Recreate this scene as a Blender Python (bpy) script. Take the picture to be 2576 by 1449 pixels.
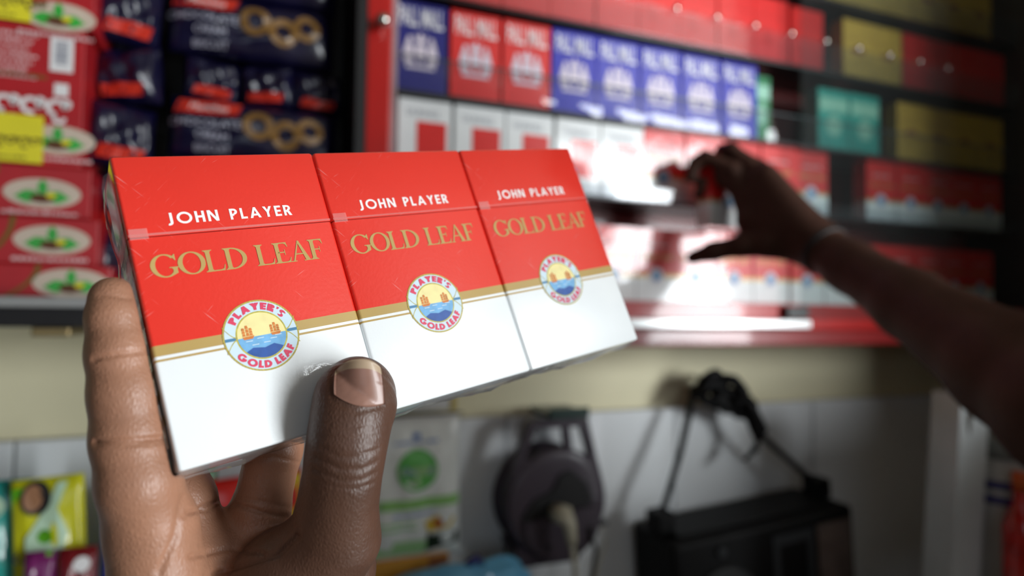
import bpy, bmesh, math, random
import numpy as np
from mathutils import Vector, Matrix
random.seed(7)
for o in list(bpy.data.objects): bpy.data.objects.remove(o)
SC = bpy.context.scene
COL = SC.collection
PI = math.pi

# ------------------------------------------------------------------ camera
# world: X runs along the shop's back wall, Y into that wall, Z up (metres)
W, H, F = 2576.0, 1449.0, 1620.0
YAW, PITCH, ROLL = math.radians(21.5), math.radians(1.9), 0.0142
FWD = Vector((math.sin(YAW)*math.cos(PITCH), math.cos(YAW)*math.cos(PITCH), math.sin(PITCH)))
_r0 = Vector((math.cos(YAW), -math.sin(YAW), 0)); _u0 = _r0.cross(FWD)
RGT = _r0*math.cos(ROLL) + _u0*math.sin(ROLL)
UPV = -_r0*math.sin(ROLL) + _u0*math.cos(ROLL)
CAM = Vector((0, 0, 1.45))
def ray(px, py): return RGT*((px-W/2)/F) - UPV*((py-H/2)/F) + FWD
def at(px, py, Y):
    d = ray(px, py); return CAM + d*(Y/d.y)
def dep(px, py, z): return CAM + ray(px, py)*z
def cw(v): return CAM + RGT*v[0] - UPV*v[1] + FWD*v[2]
cam = bpy.data.cameras.new('camera'); cam.sensor_width = 36.0; cam.lens = 36.0*F/W
cam.clip_start = 0.005; cam.clip_end = 50
cam.dof.use_dof = True; cam.dof.focus_distance = 0.188; cam.dof.aperture_fstop = 5.7
co = bpy.data.objects.new('camera', cam); COL.objects.link(co)
M3 = Matrix((RGT, UPV, -FWD)).transposed()
co.matrix_world = Matrix.Translation(CAM) @ M3.to_4x4()
SC.camera = co
# ------------------------------------------------------------------ light
wd = bpy.data.worlds.new('world'); SC.world = wd; wd.use_nodes = True
wd.node_tree.nodes['Background'].inputs[0].default_value = (0.75, 0.86, 1.0, 1)
wd.node_tree.nodes['Background'].inputs[1].default_value = 0.6
def area(name, loc, target, sx, sy, power, color):
    l = bpy.data.lights.new(name, 'AREA'); l.shape = 'RECTANGLE'; l.size = sx; l.size_y = sy
    l.energy = power; l.color = color
    o = bpy.data.objects.new(name, l); COL.objects.link(o); o.location = loc
    o.rotation_euler = (Vector(target)-Vector(loc)).to_track_quat('-Z', 'Y').to_euler()
    return o
area('daylight_doorway', (2.5, -2.02, 1.27), (2.5, 0, 1.27), 1.7, 2.28, 235, (0.93, 0.98, 1.0))
area('added_window_fill', (-0.55, -2.02, 1.75), (-0.55, 0, 1.75), 1.3, 0.9, 1.1, (0.92, 0.97, 1.0))  # weak fill lamp, added together with its window opening
SC.view_settings.view_transform = 'Standard'; SC.view_settings.look = 'None'
SC.view_settings.exposure = 0.25; SC.view_settings.gamma = 1.0; SC.view_settings.use_curve_mapping = False

# ------------------------------------------------------------------ materials
MATS = {}
def srgb(r, g, b):
    f = lambda c: (c/255/12.92 if c/255 <= .04045 else ((c/255+.055)/1.055)**2.4)
    return (f(r), f(g), f(b), 1)
def mat(name, rgb, rough=.5, coat=0., var=.06, scale=30., bump=0., bscale=200., metal=0., spec=.5, trans=0., alpha=1., coatr=.06, sss=0.):
    if name in MATS: return MATS[name]
    m = bpy.data.materials.new(name); m.use_nodes = True; nt = m.node_tree; N = nt.nodes; L = nt.links
    b = N['Principled BSDF']; c = srgb(*rgb)
    tc = N.new('ShaderNodeTexCoord'); nz = N.new('ShaderNodeTexNoise'); nz.inputs['Scale'].default_value = scale; nz.inputs['Detail'].default_value = 4
    L.new(tc.outputs['Object'], nz.inputs['Vector'])
    rp = N.new('ShaderNodeValToRGB'); e = rp.color_ramp.elements
    e[0].position = .3; e[1].position = .7
    e[0].color = tuple(x*(1-var) for x in c[:3])+(1,); e[1].color = tuple(min(1, x*(1+var)) for x in c[:3])+(1,)
    L.new(nz.outputs['Fac'], rp.inputs['Fac']); L.new(rp.outputs['Color'], b.inputs['Base Color'])
    b.inputs['Roughness'].default_value = rough; b.inputs['Coat Weight'].default_value = coat; b.inputs['Coat Roughness'].default_value = coatr
    b.inputs['Metallic'].default_value = metal; b.inputs['Specular IOR Level'].default_value = spec
    b.inputs['Transmission Weight'].default_value = trans; b.inputs['Alpha'].default_value = alpha
    if bump:
        n2 = N.new('ShaderNodeTexNoise'); n2.inputs['Scale'].default_value = bscale; n2.inputs['Detail'].default_value = 3
        L.new(tc.outputs['Object'], n2.inputs['Vector'])
        bp = N.new('ShaderNodeBump'); bp.inputs['Strength'].default_value = bump; bp.inputs['Distance'].default_value = .002
        L.new(n2.outputs['Fac'], bp.inputs['Height']); L.new(bp.outputs['Normal'], b.inputs['Normal'])
        if coat: L.new(bp.outputs['Normal'], b.inputs['Coat Normal'])
    MATS[name] = m; return m
def film(name, tint=(255, 255, 255), clear=.9, rough=.05):
    """clear plastic film / acrylic: see-through with a real gloss"""
    if name in MATS: return MATS[name]
    m = bpy.data.materials.new(name); m.use_nodes = True; nt = m.node_tree; N = nt.nodes; L = nt.links
    N.remove(N['Principled BSDF']); out = N['Material Output']
    t = N.new('ShaderNodeBsdfTransparent'); c = srgb(*tint); t.inputs[0].default_value = c
    g = N.new('ShaderNodeBsdfGlossy'); g.inputs['Roughness'].default_value = rough
    lw = N.new('ShaderNodeLayerWeight'); lw.inputs['Blend'].default_value = .5      # Schlick curve from the facing angle, alike on both sides of the sheet
    pw = N.new('ShaderNodeMath'); pw.operation = 'POWER'; pw.inputs[1].default_value = 5; L.new(lw.outputs['Facing'], pw.inputs[0])
    fr = N.new('ShaderNodeMath'); fr.operation = 'MULTIPLY_ADD'; fr.inputs[1].default_value = .95; fr.inputs[2].default_value = .045; L.new(pw.outputs[0], fr.inputs[0])
    mx = N.new('ShaderNodeMixShader'); L.new(fr.outputs[0], mx.inputs[0]); L.new(t.outputs[0], mx.inputs[1]); L.new(g.outputs[0], mx.inputs[2])
    d = N.new('ShaderNodeBsdfDiffuse'); d.inputs[0].default_value = c
    nz = N.new('ShaderNodeTexNoise'); nz.inputs['Scale'].default_value = 18; tc = N.new('ShaderNodeTexCoord'); L.new(tc.outputs['Object'], nz.inputs[0])
    mp = N.new('ShaderNodeMapRange'); mp.inputs['To Min'].default_value = (1-clear)*.6; mp.inputs['To Max'].default_value = (1-clear)*1.4
    L.new(nz.outputs['Fac'], mp.inputs[0])
    m2 = N.new('ShaderNodeMixShader'); L.new(mp.outputs[0], m2.inputs[0]); L.new(mx.outputs[0], m2.inputs[1]); L.new(d.outputs[0], m2.inputs[2])
    L.new(m2.outputs[0], out.inputs[0]); MATS[name] = m; return m

# ------------------------------------------------------------------ mesh helpers
class MB:
    """collects faces; build() links them as one mesh object"""
    def __init__(s): s.v = []; s.f = []; s.m = []; s.sm = []
    def add(s, vs, fs, mi=0, smooth=False):
        b = len(s.v); s.v += [tuple(v) for v in vs]
        for f in fs: s.f.append(tuple(i+b for i in f)); s.m.append(mi); s.sm.append(smooth)
        return s
    def box(s, x0, x1, y0, y1, z0, z1, c=0., mi=0):
        """box with chamfered edges of size c"""
        if c <= 0:
            vs = [(x, y, z) for x in (x0, x1) for y in (y0, y1) for z in (z0, z1)]
            fs = [(0, 1, 3, 2), (4, 6, 7, 5), (0, 4, 5, 1), (2, 3, 7, 6), (0, 2, 6, 4), (1, 5, 7, 3)]
            return s.add(vs, fs, mi)
        bm = bmesh.new(); bmesh.ops.create_cube(bm, size=1)
        for v in bm.verts: v.co = Vector(((x0+x1)/2+v.co.x*(x1-x0), (y0+y1)/2+v.co.y*(y1-y0), (z0+z1)/2+v.co.z*(z1-z0)))
        bmesh.ops.bevel(bm, geom=list(bm.edges), offset=c, segments=2, profile=.5, affect='EDGES')
        bm.verts.index_update(); s.add([v.co for v in bm.verts], [[v.index for v in f.verts] for f in bm.faces], mi); bm.free(); return s
    def poly(s, pts, y=0., mi=0):
        """flat polygon in the XZ plane facing -Y"""
        a = sum(pts[i][0]*pts[(i+1) % len(pts)][1]-pts[(i+1) % len(pts)][0]*pts[i][1] for i in range(len(pts)))
        if a < 0: pts = pts[::-1]
        return s.add([(p[0], y, p[1]) for p in pts], [tuple(range(len(pts)))], mi)
    def rect(s, x0, x1, z0, z1, y=0., mi=0): return s.poly([(x0, z0), (x1, z0), (x1, z1), (x0, z1)], y, mi)
    def disc(s, cx, cz, rx, rz=None, y=0., mi=0, n=40, a0=0., a1=2*PI):
        rz = rz or rx; return s.poly([(cx+rx*math.cos(a0+(a1-a0)*i/n), cz+rz*math.sin(a0+(a1-a0)*i/n)) for i in range(n if a1-a0 > 6.28 else n+1)], y, mi)
    def ring(s, cx, cz, r0, r1, y=0., mi=0, n=48, a0=0., a1=2*PI):
        for i in range(n):
            a = a0+(a1-a0)*i/n; b = a0+(a1-a0)*(i+1)/n
            s.poly([(cx+r0*math.cos(a), cz+r0*math.sin(a)), (cx+r1*math.cos(a), cz+r1*math.sin(a)), (cx+r1*math.cos(b), cz+r1*math.sin(b)), (cx+r0*math.cos(b), cz+r0*math.sin(b))], y, mi)
        return s
    def prism(s, pts, y0, y1, mi=0, smooth=False):
        """XZ outline extruded from y0 (front) to y1"""
        n = len(pts); a = sum(pts[i][0]*pts[(i+1) % n][1]-pts[(i+1) % n][0]*pts[i][1] for i in range(n))
        if a < 0: pts = pts[::-1]
        vs = [(p[0], y0, p[1]) for p in pts]+[(p[0], y1, p[1]) for p in pts]
        fs = [tuple(range(n)), tuple(range(2*n-1, n-1, -1))]+[(i, i+n, (i+1) % n+n, (i+1) % n) for i in range(n)]
        return s.add(vs, fs, mi, smooth)
    def frame(s, outer, inner, y0, y1, mi=0):
        """plate with a hole, outer and inner outlines of equal length"""
        n = len(outer); vs = []
        for y in (y0, y1): vs += [(p[0], y, p[1]) for p in outer]+[(p[0], y, p[1]) for p in inner]
        fs = []
        for i in range(n):
            j = (i+1) % n
            fs += [(i, j, n+j, n+i), (2*n+i, 3*n+i, 3*n+j, 2*n+j), (i, 2*n+i, 2*n+j, j), (n+i, n+j, 3*n+j, 3*n+i)]
        return s.add(vs, fs, mi)
    def tube(s, path, r, n=10, mi=0, flat=1.):
        P = [Vector(p) for p in path]; m = len(P); R = r if isinstance(r, (list, tuple)) else [r]*m
        vs = []; up = Vector((.13, .21, .97))
        for i, p in enumerate(P):
            t = (P[min(i+1, m-1)]-P[max(i-1, 0)]).normalized(); a = t.cross(up)
            if a.length < .05: a = t.cross(Vector((1, 0, 0)))
            a.normalize(); b = t.cross(a)
            for k in range(n):
                q = 2*PI*k/n; vs.append(p+a*(R[i]*math.cos(q))+b*(R[i]*flat*math.sin(q)))
        fs = [(i*n+k, i*n+(k+1) % n, (i+1)*n+(k+1) % n, (i+1)*n+k) for i in range(m-1) for k in range(n)]
        fs += [tuple(range(n-1, -1, -1)), tuple((m-1)*n+k for k in range(n))]
        return s.add(vs, fs, mi, True)
    def lathe(s, prof, cx=0, cz=0, axis='y', n=32, mi=0):
        """profile [(radius, height)] turned about the Y (or Z) axis"""
        vs = []
        for r, h in prof:
            for k in range(n):
                a = 2*PI*k/n
                vs.append((cx+r*math.cos(a), h, cz+r*math.sin(a)) if axis == 'y' else (cx+r*math.cos(a), cz+r*math.sin(a), h))
        m = len(prof)
        fs = [(i*n+k, i*n+(k+1) % n, (i+1)*n+(k+1) % n, (i+1)*n+k) for i in range(m-1) for k in range(n)]
        fs += [tuple(range(n-1, -1, -1)), tuple((m-1)*n+k for k in range(n))]
        return s.add(vs, fs, mi, True)
    def xf(s, fn): s.v = [tuple(fn(Vector(v))) for v in s.v]; return s
    def mesh(s, name, mats):
        me = bpy.data.meshes.new(name); me.from_pydata(s.v, [], s.f)
        for m in (mats if isinstance(mats, (list, tuple)) else [mats]): me.materials.append(m)
        me.polygons.foreach_set('material_index', s.m); me.polygons.foreach_set('use_smooth', s.sm); me.update(); return me
    def build(s, name, mats, parent=None, loc=None): return link(name, s.mesh(name, mats), parent, loc)
def link(name, data, parent=None, loc=None):
    o = bpy.data.objects.new(name, data); COL.objects.link(o)
    if parent: o.parent = parent
    if loc is not None: o.location = loc
    return o
def tag(o, label, cat, group=None):
    o['label'] = label; o['category'] = cat
    if group: o['group'] = group
    return o
def struct(o): o['kind'] = 'structure'; return o
def empty(name, loc=(0, 0, 0)):
    o = link(name, None); o.location = loc; o.empty_display_size = .02; return o
def copy_tree(o, parent=None):
    c = o.copy(); COL.objects.link(c); c.parent = parent
    for ch in list(o.children): copy_tree(ch, c)
    return c
def text_polys(txt, size=1., xs=1., shear=0., spacing=1., align='CENTER', bold=0.):
    """outline of built-in lettering as flat faces in XZ: verts, faces"""
    cu = bpy.data.curves.new('t', 'FONT'); cu.body = txt; cu.size = size; cu.align_x = align; cu.shear = shear; cu.space_character = spacing
    cu.resolution_u = 3; cu.offset = bold
    o = bpy.data.objects.new('t', cu); COL.objects.link(o)
    dg = bpy.context.evaluated_depsgraph_get(); ev = o.evaluated_get(dg); me = ev.to_mesh()
    vs = [(v.co.x*xs, v.co.y) for v in me.vertices]; fs = [tuple(p.vertices) for p in me.polygons]
    ev.to_mesh_clear(); bpy.data.objects.remove(o); bpy.data.curves.remove(cu); return vs, fs
TCACHE = {}
def text(mb, txt, cx, z, size, y=0., mi=0, xs=1., **k):
    key = (txt, xs, tuple(sorted(k.items())))
    if key not in TCACHE: TCACHE[key] = text_polys(txt, 1., xs, **k)
    vs, fs = TCACHE[key]; mb.add([(cx+v[0]*size, y, z+v[1]*size) for v in vs], fs, mi); return mb

# ------------------------------------------------------------------ palette
RED = mat('red_card', (222, 32, 30), .35, .9, .05, 60, .10, 60)
REDP = mat('red_paint', (196, 26, 22), .3, .5, .08, 25)
WHT = mat('white_card', (236, 238, 238), .35, .9, .02, 60, .10, 60)
GOLD = mat('gold_ink', (186, 152, 84), .38, .3, .05, 80, metal=.25)
BLUE = mat('blue_card', (38, 40, 172), .35, .9, .06, 60, .08, 60)
NAVY = mat('navy_card', (26, 28, 120), .35, .9, .06, 60, .08, 60)
GREEN = mat('green_card', (20, 120, 70), .35, .8, .08, 60)
TEALC = mat('teal_card', (60, 160, 145), .3, .9, .25, 40, .3, 40)
TAN = mat('tan_gold_card', (206, 164, 66), .4, .5, .1, 50)
GREY = mat('grey_ink', (120, 124, 140), .5)
INKW = mat('white_ink', (240, 238, 238), .4, .4)
INKR = mat('crest_ink', (222, 210, 222), .4, .3)
DARK = mat('dark_plastic', (26, 25, 26), .35, .2, .2)
STEEL = mat('polished_steel', (215, 212, 205), .12, 0, .03, metal=1.)
ALU = mat('aluminium_rail', (225, 226, 226), .32, .3, .04, metal=.6)
ACRYL = film('clear_acrylic', (246, 248, 250), .985, .05)
GLASS = film('glass_pane', (242, 247, 247), .99, .02)
CREAM = mat('cream_paint', (232, 224, 188), .6, 0, .06, 6, .15, 40)
TILEW = mat('white_glaze', (226, 229, 231), .38, .1, .03, 5)
GROUT = mat('tile_grout', (150, 148, 142), .8)
DKWALL = mat('dark_brown_board', (42, 34, 28), .6, 0, .2, 12)
CEIL = mat('ceiling_paint', (112, 102, 88), .7)
FLOORM = mat('cement_floor', (120, 112, 102), .7, 0, .15, 8)

# ------------------------------------------------------------------ the room
def plain(name, x0, x1, y0, y1, z0, z1, m): return struct(MB().box(x0, x1, y0, y1, z0, z1).build(name, m))
YB = .725
wb = plain('wall_back', -1.6, 3.55, YB, YB+.1, 0, 2.6, CREAM)
plain('floor', -1.7, 3.65, -2.1, YB+.1, -.1, 0, FLOORM)
plain('ceiling', -1.7, 3.65, -2.1, YB+.1, 2.6, 2.7, CEIL)
plain('wall_left', -1.7, -1.6, -2.1, YB+.1, 0, 2.6, DKWALL)
plain('wall_far_right', 3.55, 3.65, -2.1, YB+.1, 0, 2.6, DKWALL)
plain('wall_right', 1.1, 1.13, -.02, YB, 0, 2.6, DKWALL)      # board partition beside the cabinet
wf = MB()                                                       # street side: doorway, and a window opening added for the fill lamp
for a in ((-1.7, -1.25, 0, 2.6), (-1.25, .15, 0, 1.28), (-1.25, .15, 2.22, 2.6), (.15, 1.62, 0, 2.6), (1.62, 3.38, 2.5, 2.6), (3.38, 3.65, 0, 2.6)):
    wf.box(a[0], a[1], -2.1, -2.0, a[2], a[3])
struct(wf.build('wall_front', CEIL))
# glazed tiles on the lower wall, each its own piece
tile_me = MB().box(-.1185, .1185, 0, .008, -.1485, .1485, .0015).mesh('tile', TILEW)
plain('trim_1', -1.6, 3.55, YB-.0035, YB, 0, 1.3235, GROUT)
trim = bpy.data.objects['trim_1']; trim.parent = wb
for i in range(-1, 8):
    for j in range(3):
        link('tile', tile_me, wb, (-.203+.12+.239*(i-1)+random.uniform(-.0004, .0004), YB-.0115, 1.3235-.149-.299*j))

# ------------------------------------------------------------------ cigarette packs for the cabinet
PW, PD = .0556, .022
def crest(mb, cx, cz, s, y, mi):
    """two beasts holding a shield under a crown, as a small silhouette"""
    mb.poly([(cx-.16*s, cz+.2*s), (cx+.16*s, cz+.2*s), (cx+.16*s, cz-.1*s), (cx, cz-.36*s), (cx-.16*s, cz-.1*s)], y, mi)
    mb.poly([(cx-.14*s, cz+.24*s), (cx-.2*s, cz+.5*s), (cx-.07*s, cz+.38*s), (cx, cz+.58*s), (cx+.07*s, cz+.38*s), (cx+.2*s, cz+.5*s), (cx+.14*s, cz+.24*s)], y, mi)
    for k in (-1, 1):
        mb.poly([(cx+k*.2*s, cz-.36*s), (cx+k*.46*s, cz-.36*s), (cx+k*.5*s, cz-.05*s), (cx+k*.42*s, cz+.22*s), (cx+k*.36*s, cz+.42*s), (cx+k*.26*s, cz+.4*s), (cx+k*.28*s, cz+.2*s), (cx+k*.2*s, cz+.1*s)], y, mi)
    mb.rect(cx-.42*s, cx+.42*s, cz-.5*s, cz-.4*s, y, mi)
PROTO = {}
def pack_proto(kind):
    """one pack: the body is the thing itself, lid seam and print are its parts"""
    if kind in PROTO: return PROTO[kind]
    P = []                                          # (part name, mesh)
    h = {'blue': .0935, 'navy': .0935, 'red': .0935, 'whitered': .0838}.get(kind, .0845)
    w = PW/2; e = .00025
    body = MB()
    if kind == 'goldleaf':
        for z0, z1, mi in ((0, .0272, 0), (.0272, .0279, 2), (.0279, .0287, 0), (.0287, .0315, 2), (.0315, h, 1)):
            body.box(-w, w, 0, PD, z0, z1, 0, mi)
        bm = body.mesh('pack_body', [WHT, RED, GOLD])
        t = MB(); text(t, 'JOHN PLAYER', 0, .0635, .0046, -e, 0, spacing=1.1); P.append(('lettering', t.mesh('lettering', INKW)))
        t = MB(); text(t, 'GOLD LEAF', 0, .049, .0088, -e, 0); P.append(('brand_name', t.mesh('brand_name', GOLD)))
        t = MB().disc(-.001, .0295, .0098, y=-e, mi=0, n=24); t.ring(-.001, .0295, .0066, .0092, -2*e, 1, 24); t.disc(-.001, .0295, .006, y=-2*e, mi=2, n=20)
        P.append(('emblem', t.mesh('emblem', [WHT, INKR, mat('emblem_blue', (90, 150, 200), .4, .4)])))
    else:
        col = {'blue': BLUE, 'navy': NAVY, 'red': RED, 'whitered': WHT, 'plainred': RED, 'gold': TAN, 'tan': TAN, 'teal': TEALC, 'green': GREEN}[kind]
        body.box(-w, w, 0, PD, 0, h, .0008); bm = body.mesh('pack_body', col)
        if kind in ('blue', 'navy', 'red'):
            t = MB(); text(t, 'PALL MALL', 0, h-.0245, .0275, -e, 0, xs=.31, bold=.02, spacing=1.14); P.append(('lettering', t.mesh('lettering', INKW)))
            t = MB(); crest(t, 0, .043, .036, -e, 0); P.append(('crest', t.mesh('crest', INKR)))
            t = MB().rect(-w*.98, w*.98, h-.0285, h-.028, -e); P.append(('lid_seam', t.mesh('lid_seam', NAVY if kind != 'red' else mat('deep_red_ink', (140, 20, 20)))))
        elif kind == 'whitered':
            t = MB(); text(t, 'DUNHILL', -.002, h-.017, .0085, -e, 0); P.append(('lettering', t.mesh('lettering', GREY)))
            t = MB().rect(-.009, .0225, .02, h-.0225, -e); P.append(('red_panel', t.mesh('red_panel', RED)))
        elif kind == 'plainred':
            t = MB().rect(-w*.98, w*.98, h-.0245, h-.024, -e); P.append(('lid_seam', t.mesh('lid_seam', mat('deep_red_ink', (140, 20, 20)))))
        elif kind in ('gold', 'tan'):
            t = MB().rect(-w*.98, w*.98, h-.0245, h-.024, -e); t.rect(-.012, .012, .038, .046, -e); P.append(('print', t.mesh('print', mat('amber_ink', (150, 90, 50), .5))))
        elif kind in ('teal', 'green'):
            t = MB().rect(-w*.9, w*.9, h-.03, h-.012, -e); t.disc(0, .035, .014, y=-e); P.append(('print', t.mesh('print', mat('pale_green_ink', (150, 205, 180), .4, .5))))
    PROTO[kind] = (bm, P, h); return PROTO[kind]
def pack(kind, x, z, y=.637, rz=0., rx=0., label=None, group=None, sx=1.):
    bm, parts, h = pack_proto(kind)
    o = link('cigarette_pack', bm); o.location = (x, y, z); o.rotation_euler = (rx, 0, rz); o.scale = (sx, 1, 1)
    for n, me in parts: link(n, me, o)
    return tag(o, label, 'cigarette pack', group)

# ------------------------------------------------------------------ red display cabinet
cab = tag(empty('display_cabinet', (.6, .72, 1.411)), 'red wall cabinet with rows of cigarette packs on clear fronted shelves', 'cabinet')
ORG = Vector((.6, .72, 1.411))
def cpart(name, mb, m, parent=None, off=ORG):
    o = mb.xf(lambda v: v-off).build(name, m, cab if parent is None else parent); return o
Y0 = .637; XL, XR = .089, 1.096
cpart('back_panel', MB().box(XL, XR, .705, .722, 1.411, 2.1), mat('cabinet_back_red', (120, 18, 16), .4, .3, .1))
cpart('side_post', MB().box(XL, .1145, .612, .705, 1.411, 2.1, .003), REDP)
cpart('edge_strip', MB().box(.1148, .1205, .618, .636, 1.43, 2.1, .001), film('milky_strip', (225, 205, 208), .55))
cpart('end_post', MB().box(1.07, XR, .612, .705, 1.411, 2.1, .003), DKWALL)
kn = MB().lathe([(.0032, .612), (.0032, .606), (.0055, .603), (.0068, .599), (.006, .594), (.0035, .5915), (.0008, .591)], .1018, 1.7184)
cpart('knob', kn, STEEL)
FL = [1.462, 1.5785, 1.668, 1.770, 1.868]
for i, z in enumerate(FL):
    if i: 
        cpart('shelf', MB().box(.1155, 1.07, .628, .705, z-.0045, z-.0003, .001), DARK)
        tl = .03
        if i == 2:                                  # upper row: one domed clear front for each channel
            for c in range(16):
                x0 = .1215+.0578*c; dm = MB(); q = []; nu, nv = 8, 8
                if x0 > 1.02: break
                for a_ in range(nu+1):
                    for b_ in range(nv+1):
                        u = -1+2*a_/nu; v = b_/nv; q.append((x0+.0285+.0278*u, .6255-.0011*(1-u*u)-.0042*v*(1-v), z-.003+.0345*v))
                dm.add(q, [(a_*(nv+1)+b_, (a_+1)*(nv+1)+b_, (a_+1)*(nv+1)+b_+1, a_*(nv+1)+b_+1) for a_ in range(nu) for b_ in range(nv)], 0, True)
                lp = cpart('lip_panel', dm, ACRYL)
                cpart('lip_edge', MB().box(x0+.0005, x0+.0565, .6235, .6262, z+.0316, z+.0332), mat('lip_edge_smoke', (70, 78, 80), .3, .3), lp, ORG*0)
                lp.children[0].data.transform(Matrix.Translation(-ORG))
            continue
        lean = lambda v, z=z: Vector((v.x, v.y-.006-(v.z-z)*tl, v.z))
        lip = cpart('shelf_lip', MB().box(.122, 1.068, .6255, .6275, z-.004, z+(.031 if i != 1 else .012), .0005).xf(lean), ACRYL)
        cpart('lip_edge', MB().box(.122, 1.068, .6252, .6278, z+(.031 if i != 1 else .012), z+(.0328 if i != 1 else .0136)).xf(lean), mat('lip_edge_smoke', (70, 78, 80), .3, .3, alpha=1.), lip, Vector((0, 0, 0)))
        if i == 3:
            for k in range(9):
                cpart('pin', MB().lathe([(.0012, .6235), (.0012, .613), (.0036, .6125), (.0036, .611), (.002, .6098), (.0005, .6095)], .44+.0573*k, z+.030, n=14), STEEL)
cpart('base_tray', MB().box(XL, XR, .618, .705, 1.430, 1.4615, .001), REDP)
cpart('bottom_board', MB().box(XL, XR, .606, .72, 1.411, 1.4298, .002), mat('dark_red_paint', (150, 20, 20), .3, .5))
rail = MB().box(.122, .635, .603, .6178, 1.4315, 1.4422, .0015)
cpart('slide_rail', rail, ALU)
cpart('rail_stop', MB().box(.602, .636, .608, .6178, 1.4432, 1.459, .001), DARK)
pane = cpart('glass_door', MB().box(.630, 1.068, .6135, .6165, 1.4435, 2.1), GLASS)
cpart('glass_edge', MB().box(.6275, .6298, .613, .617, 1.4435, 2.1, .0005), mat('glass_edge_green', (170, 196, 190), .15, .8), pane, Vector((0, 0, 0)))
hq = [at(a, b, .606) for a, b in ((1976, 404), (1976, 372), (2058, 338), (2074, 346), (2000, 402))]  # outline of the bright reflected streak on the glass, built as a white piece
cpart('glass_streak', MB().prism([(q.x, q.z) for q in hq], .6035, .6133), mat('streak_white', (236, 240, 240), .3, .6), pane, Vector((0, 0, 0)))

# packs standing on the shelves
ORD = ['first', 'second', 'third', 'fourth', 'fifth', 'sixth', 'seventh', 'eighth', 'ninth']
nb = [0, 0]
g = 'cigarette packs standing in the red cabinet'
X1 = [.1194, .1784, .2366, .2941, .3506, .4085, .467, .5247]
K1 = ['navy', 'red', 'red', 'blue', 'blue', 'blue', 'blue', 'blue']
for x, k in zip(X1, K1):
    lab = {'navy': 'dark blue cigarette pack beside the red cabinet post with knob', 'red': 'red cigarette pack with white crest between blue packs on upper shelf',
           'blue': 'bright blue cigarette pack with white crest in a row of five'}[k]
    if k == 'blue': lab = 'bright blue cigarette pack with white crest, %s from the red packs' % ORD[nb[0]]; nb[0] += 1
    if k == 'red': lab = ('red cigarette pack with white crest next to the dark blue pack', 'red cigarette pack with white crest next to the bright blue packs')[nb[1]]; nb[1] += 1
    pack(k, x+PW/2+.0005, FL[2], Y0+random.uniform(0, .002), random.uniform(-.012, .012), 0, lab, g)
pack('green', .5772+.014, FL[2], Y0+.004, 0, 0, 'narrow dark green cigarette pack at end of the blue packs', g, .5)
for n_, x in enumerate((.1252, .1842, .2415, .3001, .3567)):
    pack('whitered', x+PW/2+.0008, FL[1], Y0+random.uniform(0, .0015), random.uniform(-.015, .015), 0, 'white cigarette pack with red panel, %s from the red cabinet post' % ORD[n_], g)
for k in range(4):
    pack('goldleaf', .4147+.0578*k+PW/2, FL[1], Y0+random.uniform(0, .0015), random.uniform(-.02, .02), random.uniform(-.01, .02), 'red and white cigarette pack on middle shelf, %s after the white packs' % ORD[k], g)
for k in range(9):
    pack('goldleaf', .1215+.0568*k+PW/2, FL[0], Y0+random.uniform(0, .002), random.uniform(-.012, .012), random.uniform(-.012, .012), 'red and white cigarette pack on the lowest shelf, %s from the red post' % ORD[k], g)
for k in range(9):
    pack('plainred', .1225+.0567*k+PW/2, FL[3], Y0+random.uniform(0, .002), random.uniform(-.012, .012), 0, 'all red cigarette pack on the shelf with pins, %s from the post' % ORD[k], g)
for k in range(9):
    pack('plainred', .1225+.0567*k+PW/2, FL[4], Y0+.001, 0, 0, 'all red cigarette pack on the shelf above the pins, %s from the post' % ORD[k], g)
# behind the glass door
def R(k, xs, z, lab, dy=.004):
    for n_, x in enumerate(xs): pack(k, x+PW/2, z, Y0+dy+random.uniform(0, .002), random.uniform(-.015, .015), 0, lab+(', %s from the glass edge' % ORD[n_] if len(xs) > 1 else ''), g)
R('plainred', (.642, ), FL[3], 'all red cigarette pack behind glass beside the tan packs')
R('tan', (.733, .7895), FL[3], 'tan gold cigarette pack behind glass on the top shelf')
R('plainred', (.85, .907, .964, 1.0125), FL[3], 'all red cigarette pack behind glass past the tan packs')
R('tan', (.70, .7565, .813, .87, .927, .984), FL[4], 'tan gold cigarette pack behind glass above the top shelf')
R('teal', (.688, .7445), FL[2], 'teal cigarette pack in crinkled film behind glass')
R('gold', (.836, .893, .950, 1.007), FL[2], 'gold cigarette pack behind glass beside the teal packs')
R('goldleaf', (.648, .777, .834, .891, .948, 1.005), FL[1], 'red and white cigarette pack behind glass under the gold packs')
R('goldleaf', (.642, .699, .756, .813, .870, .927, .984), FL[0], 'red and white cigarette pack behind glass on the lowest shelf')

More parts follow.
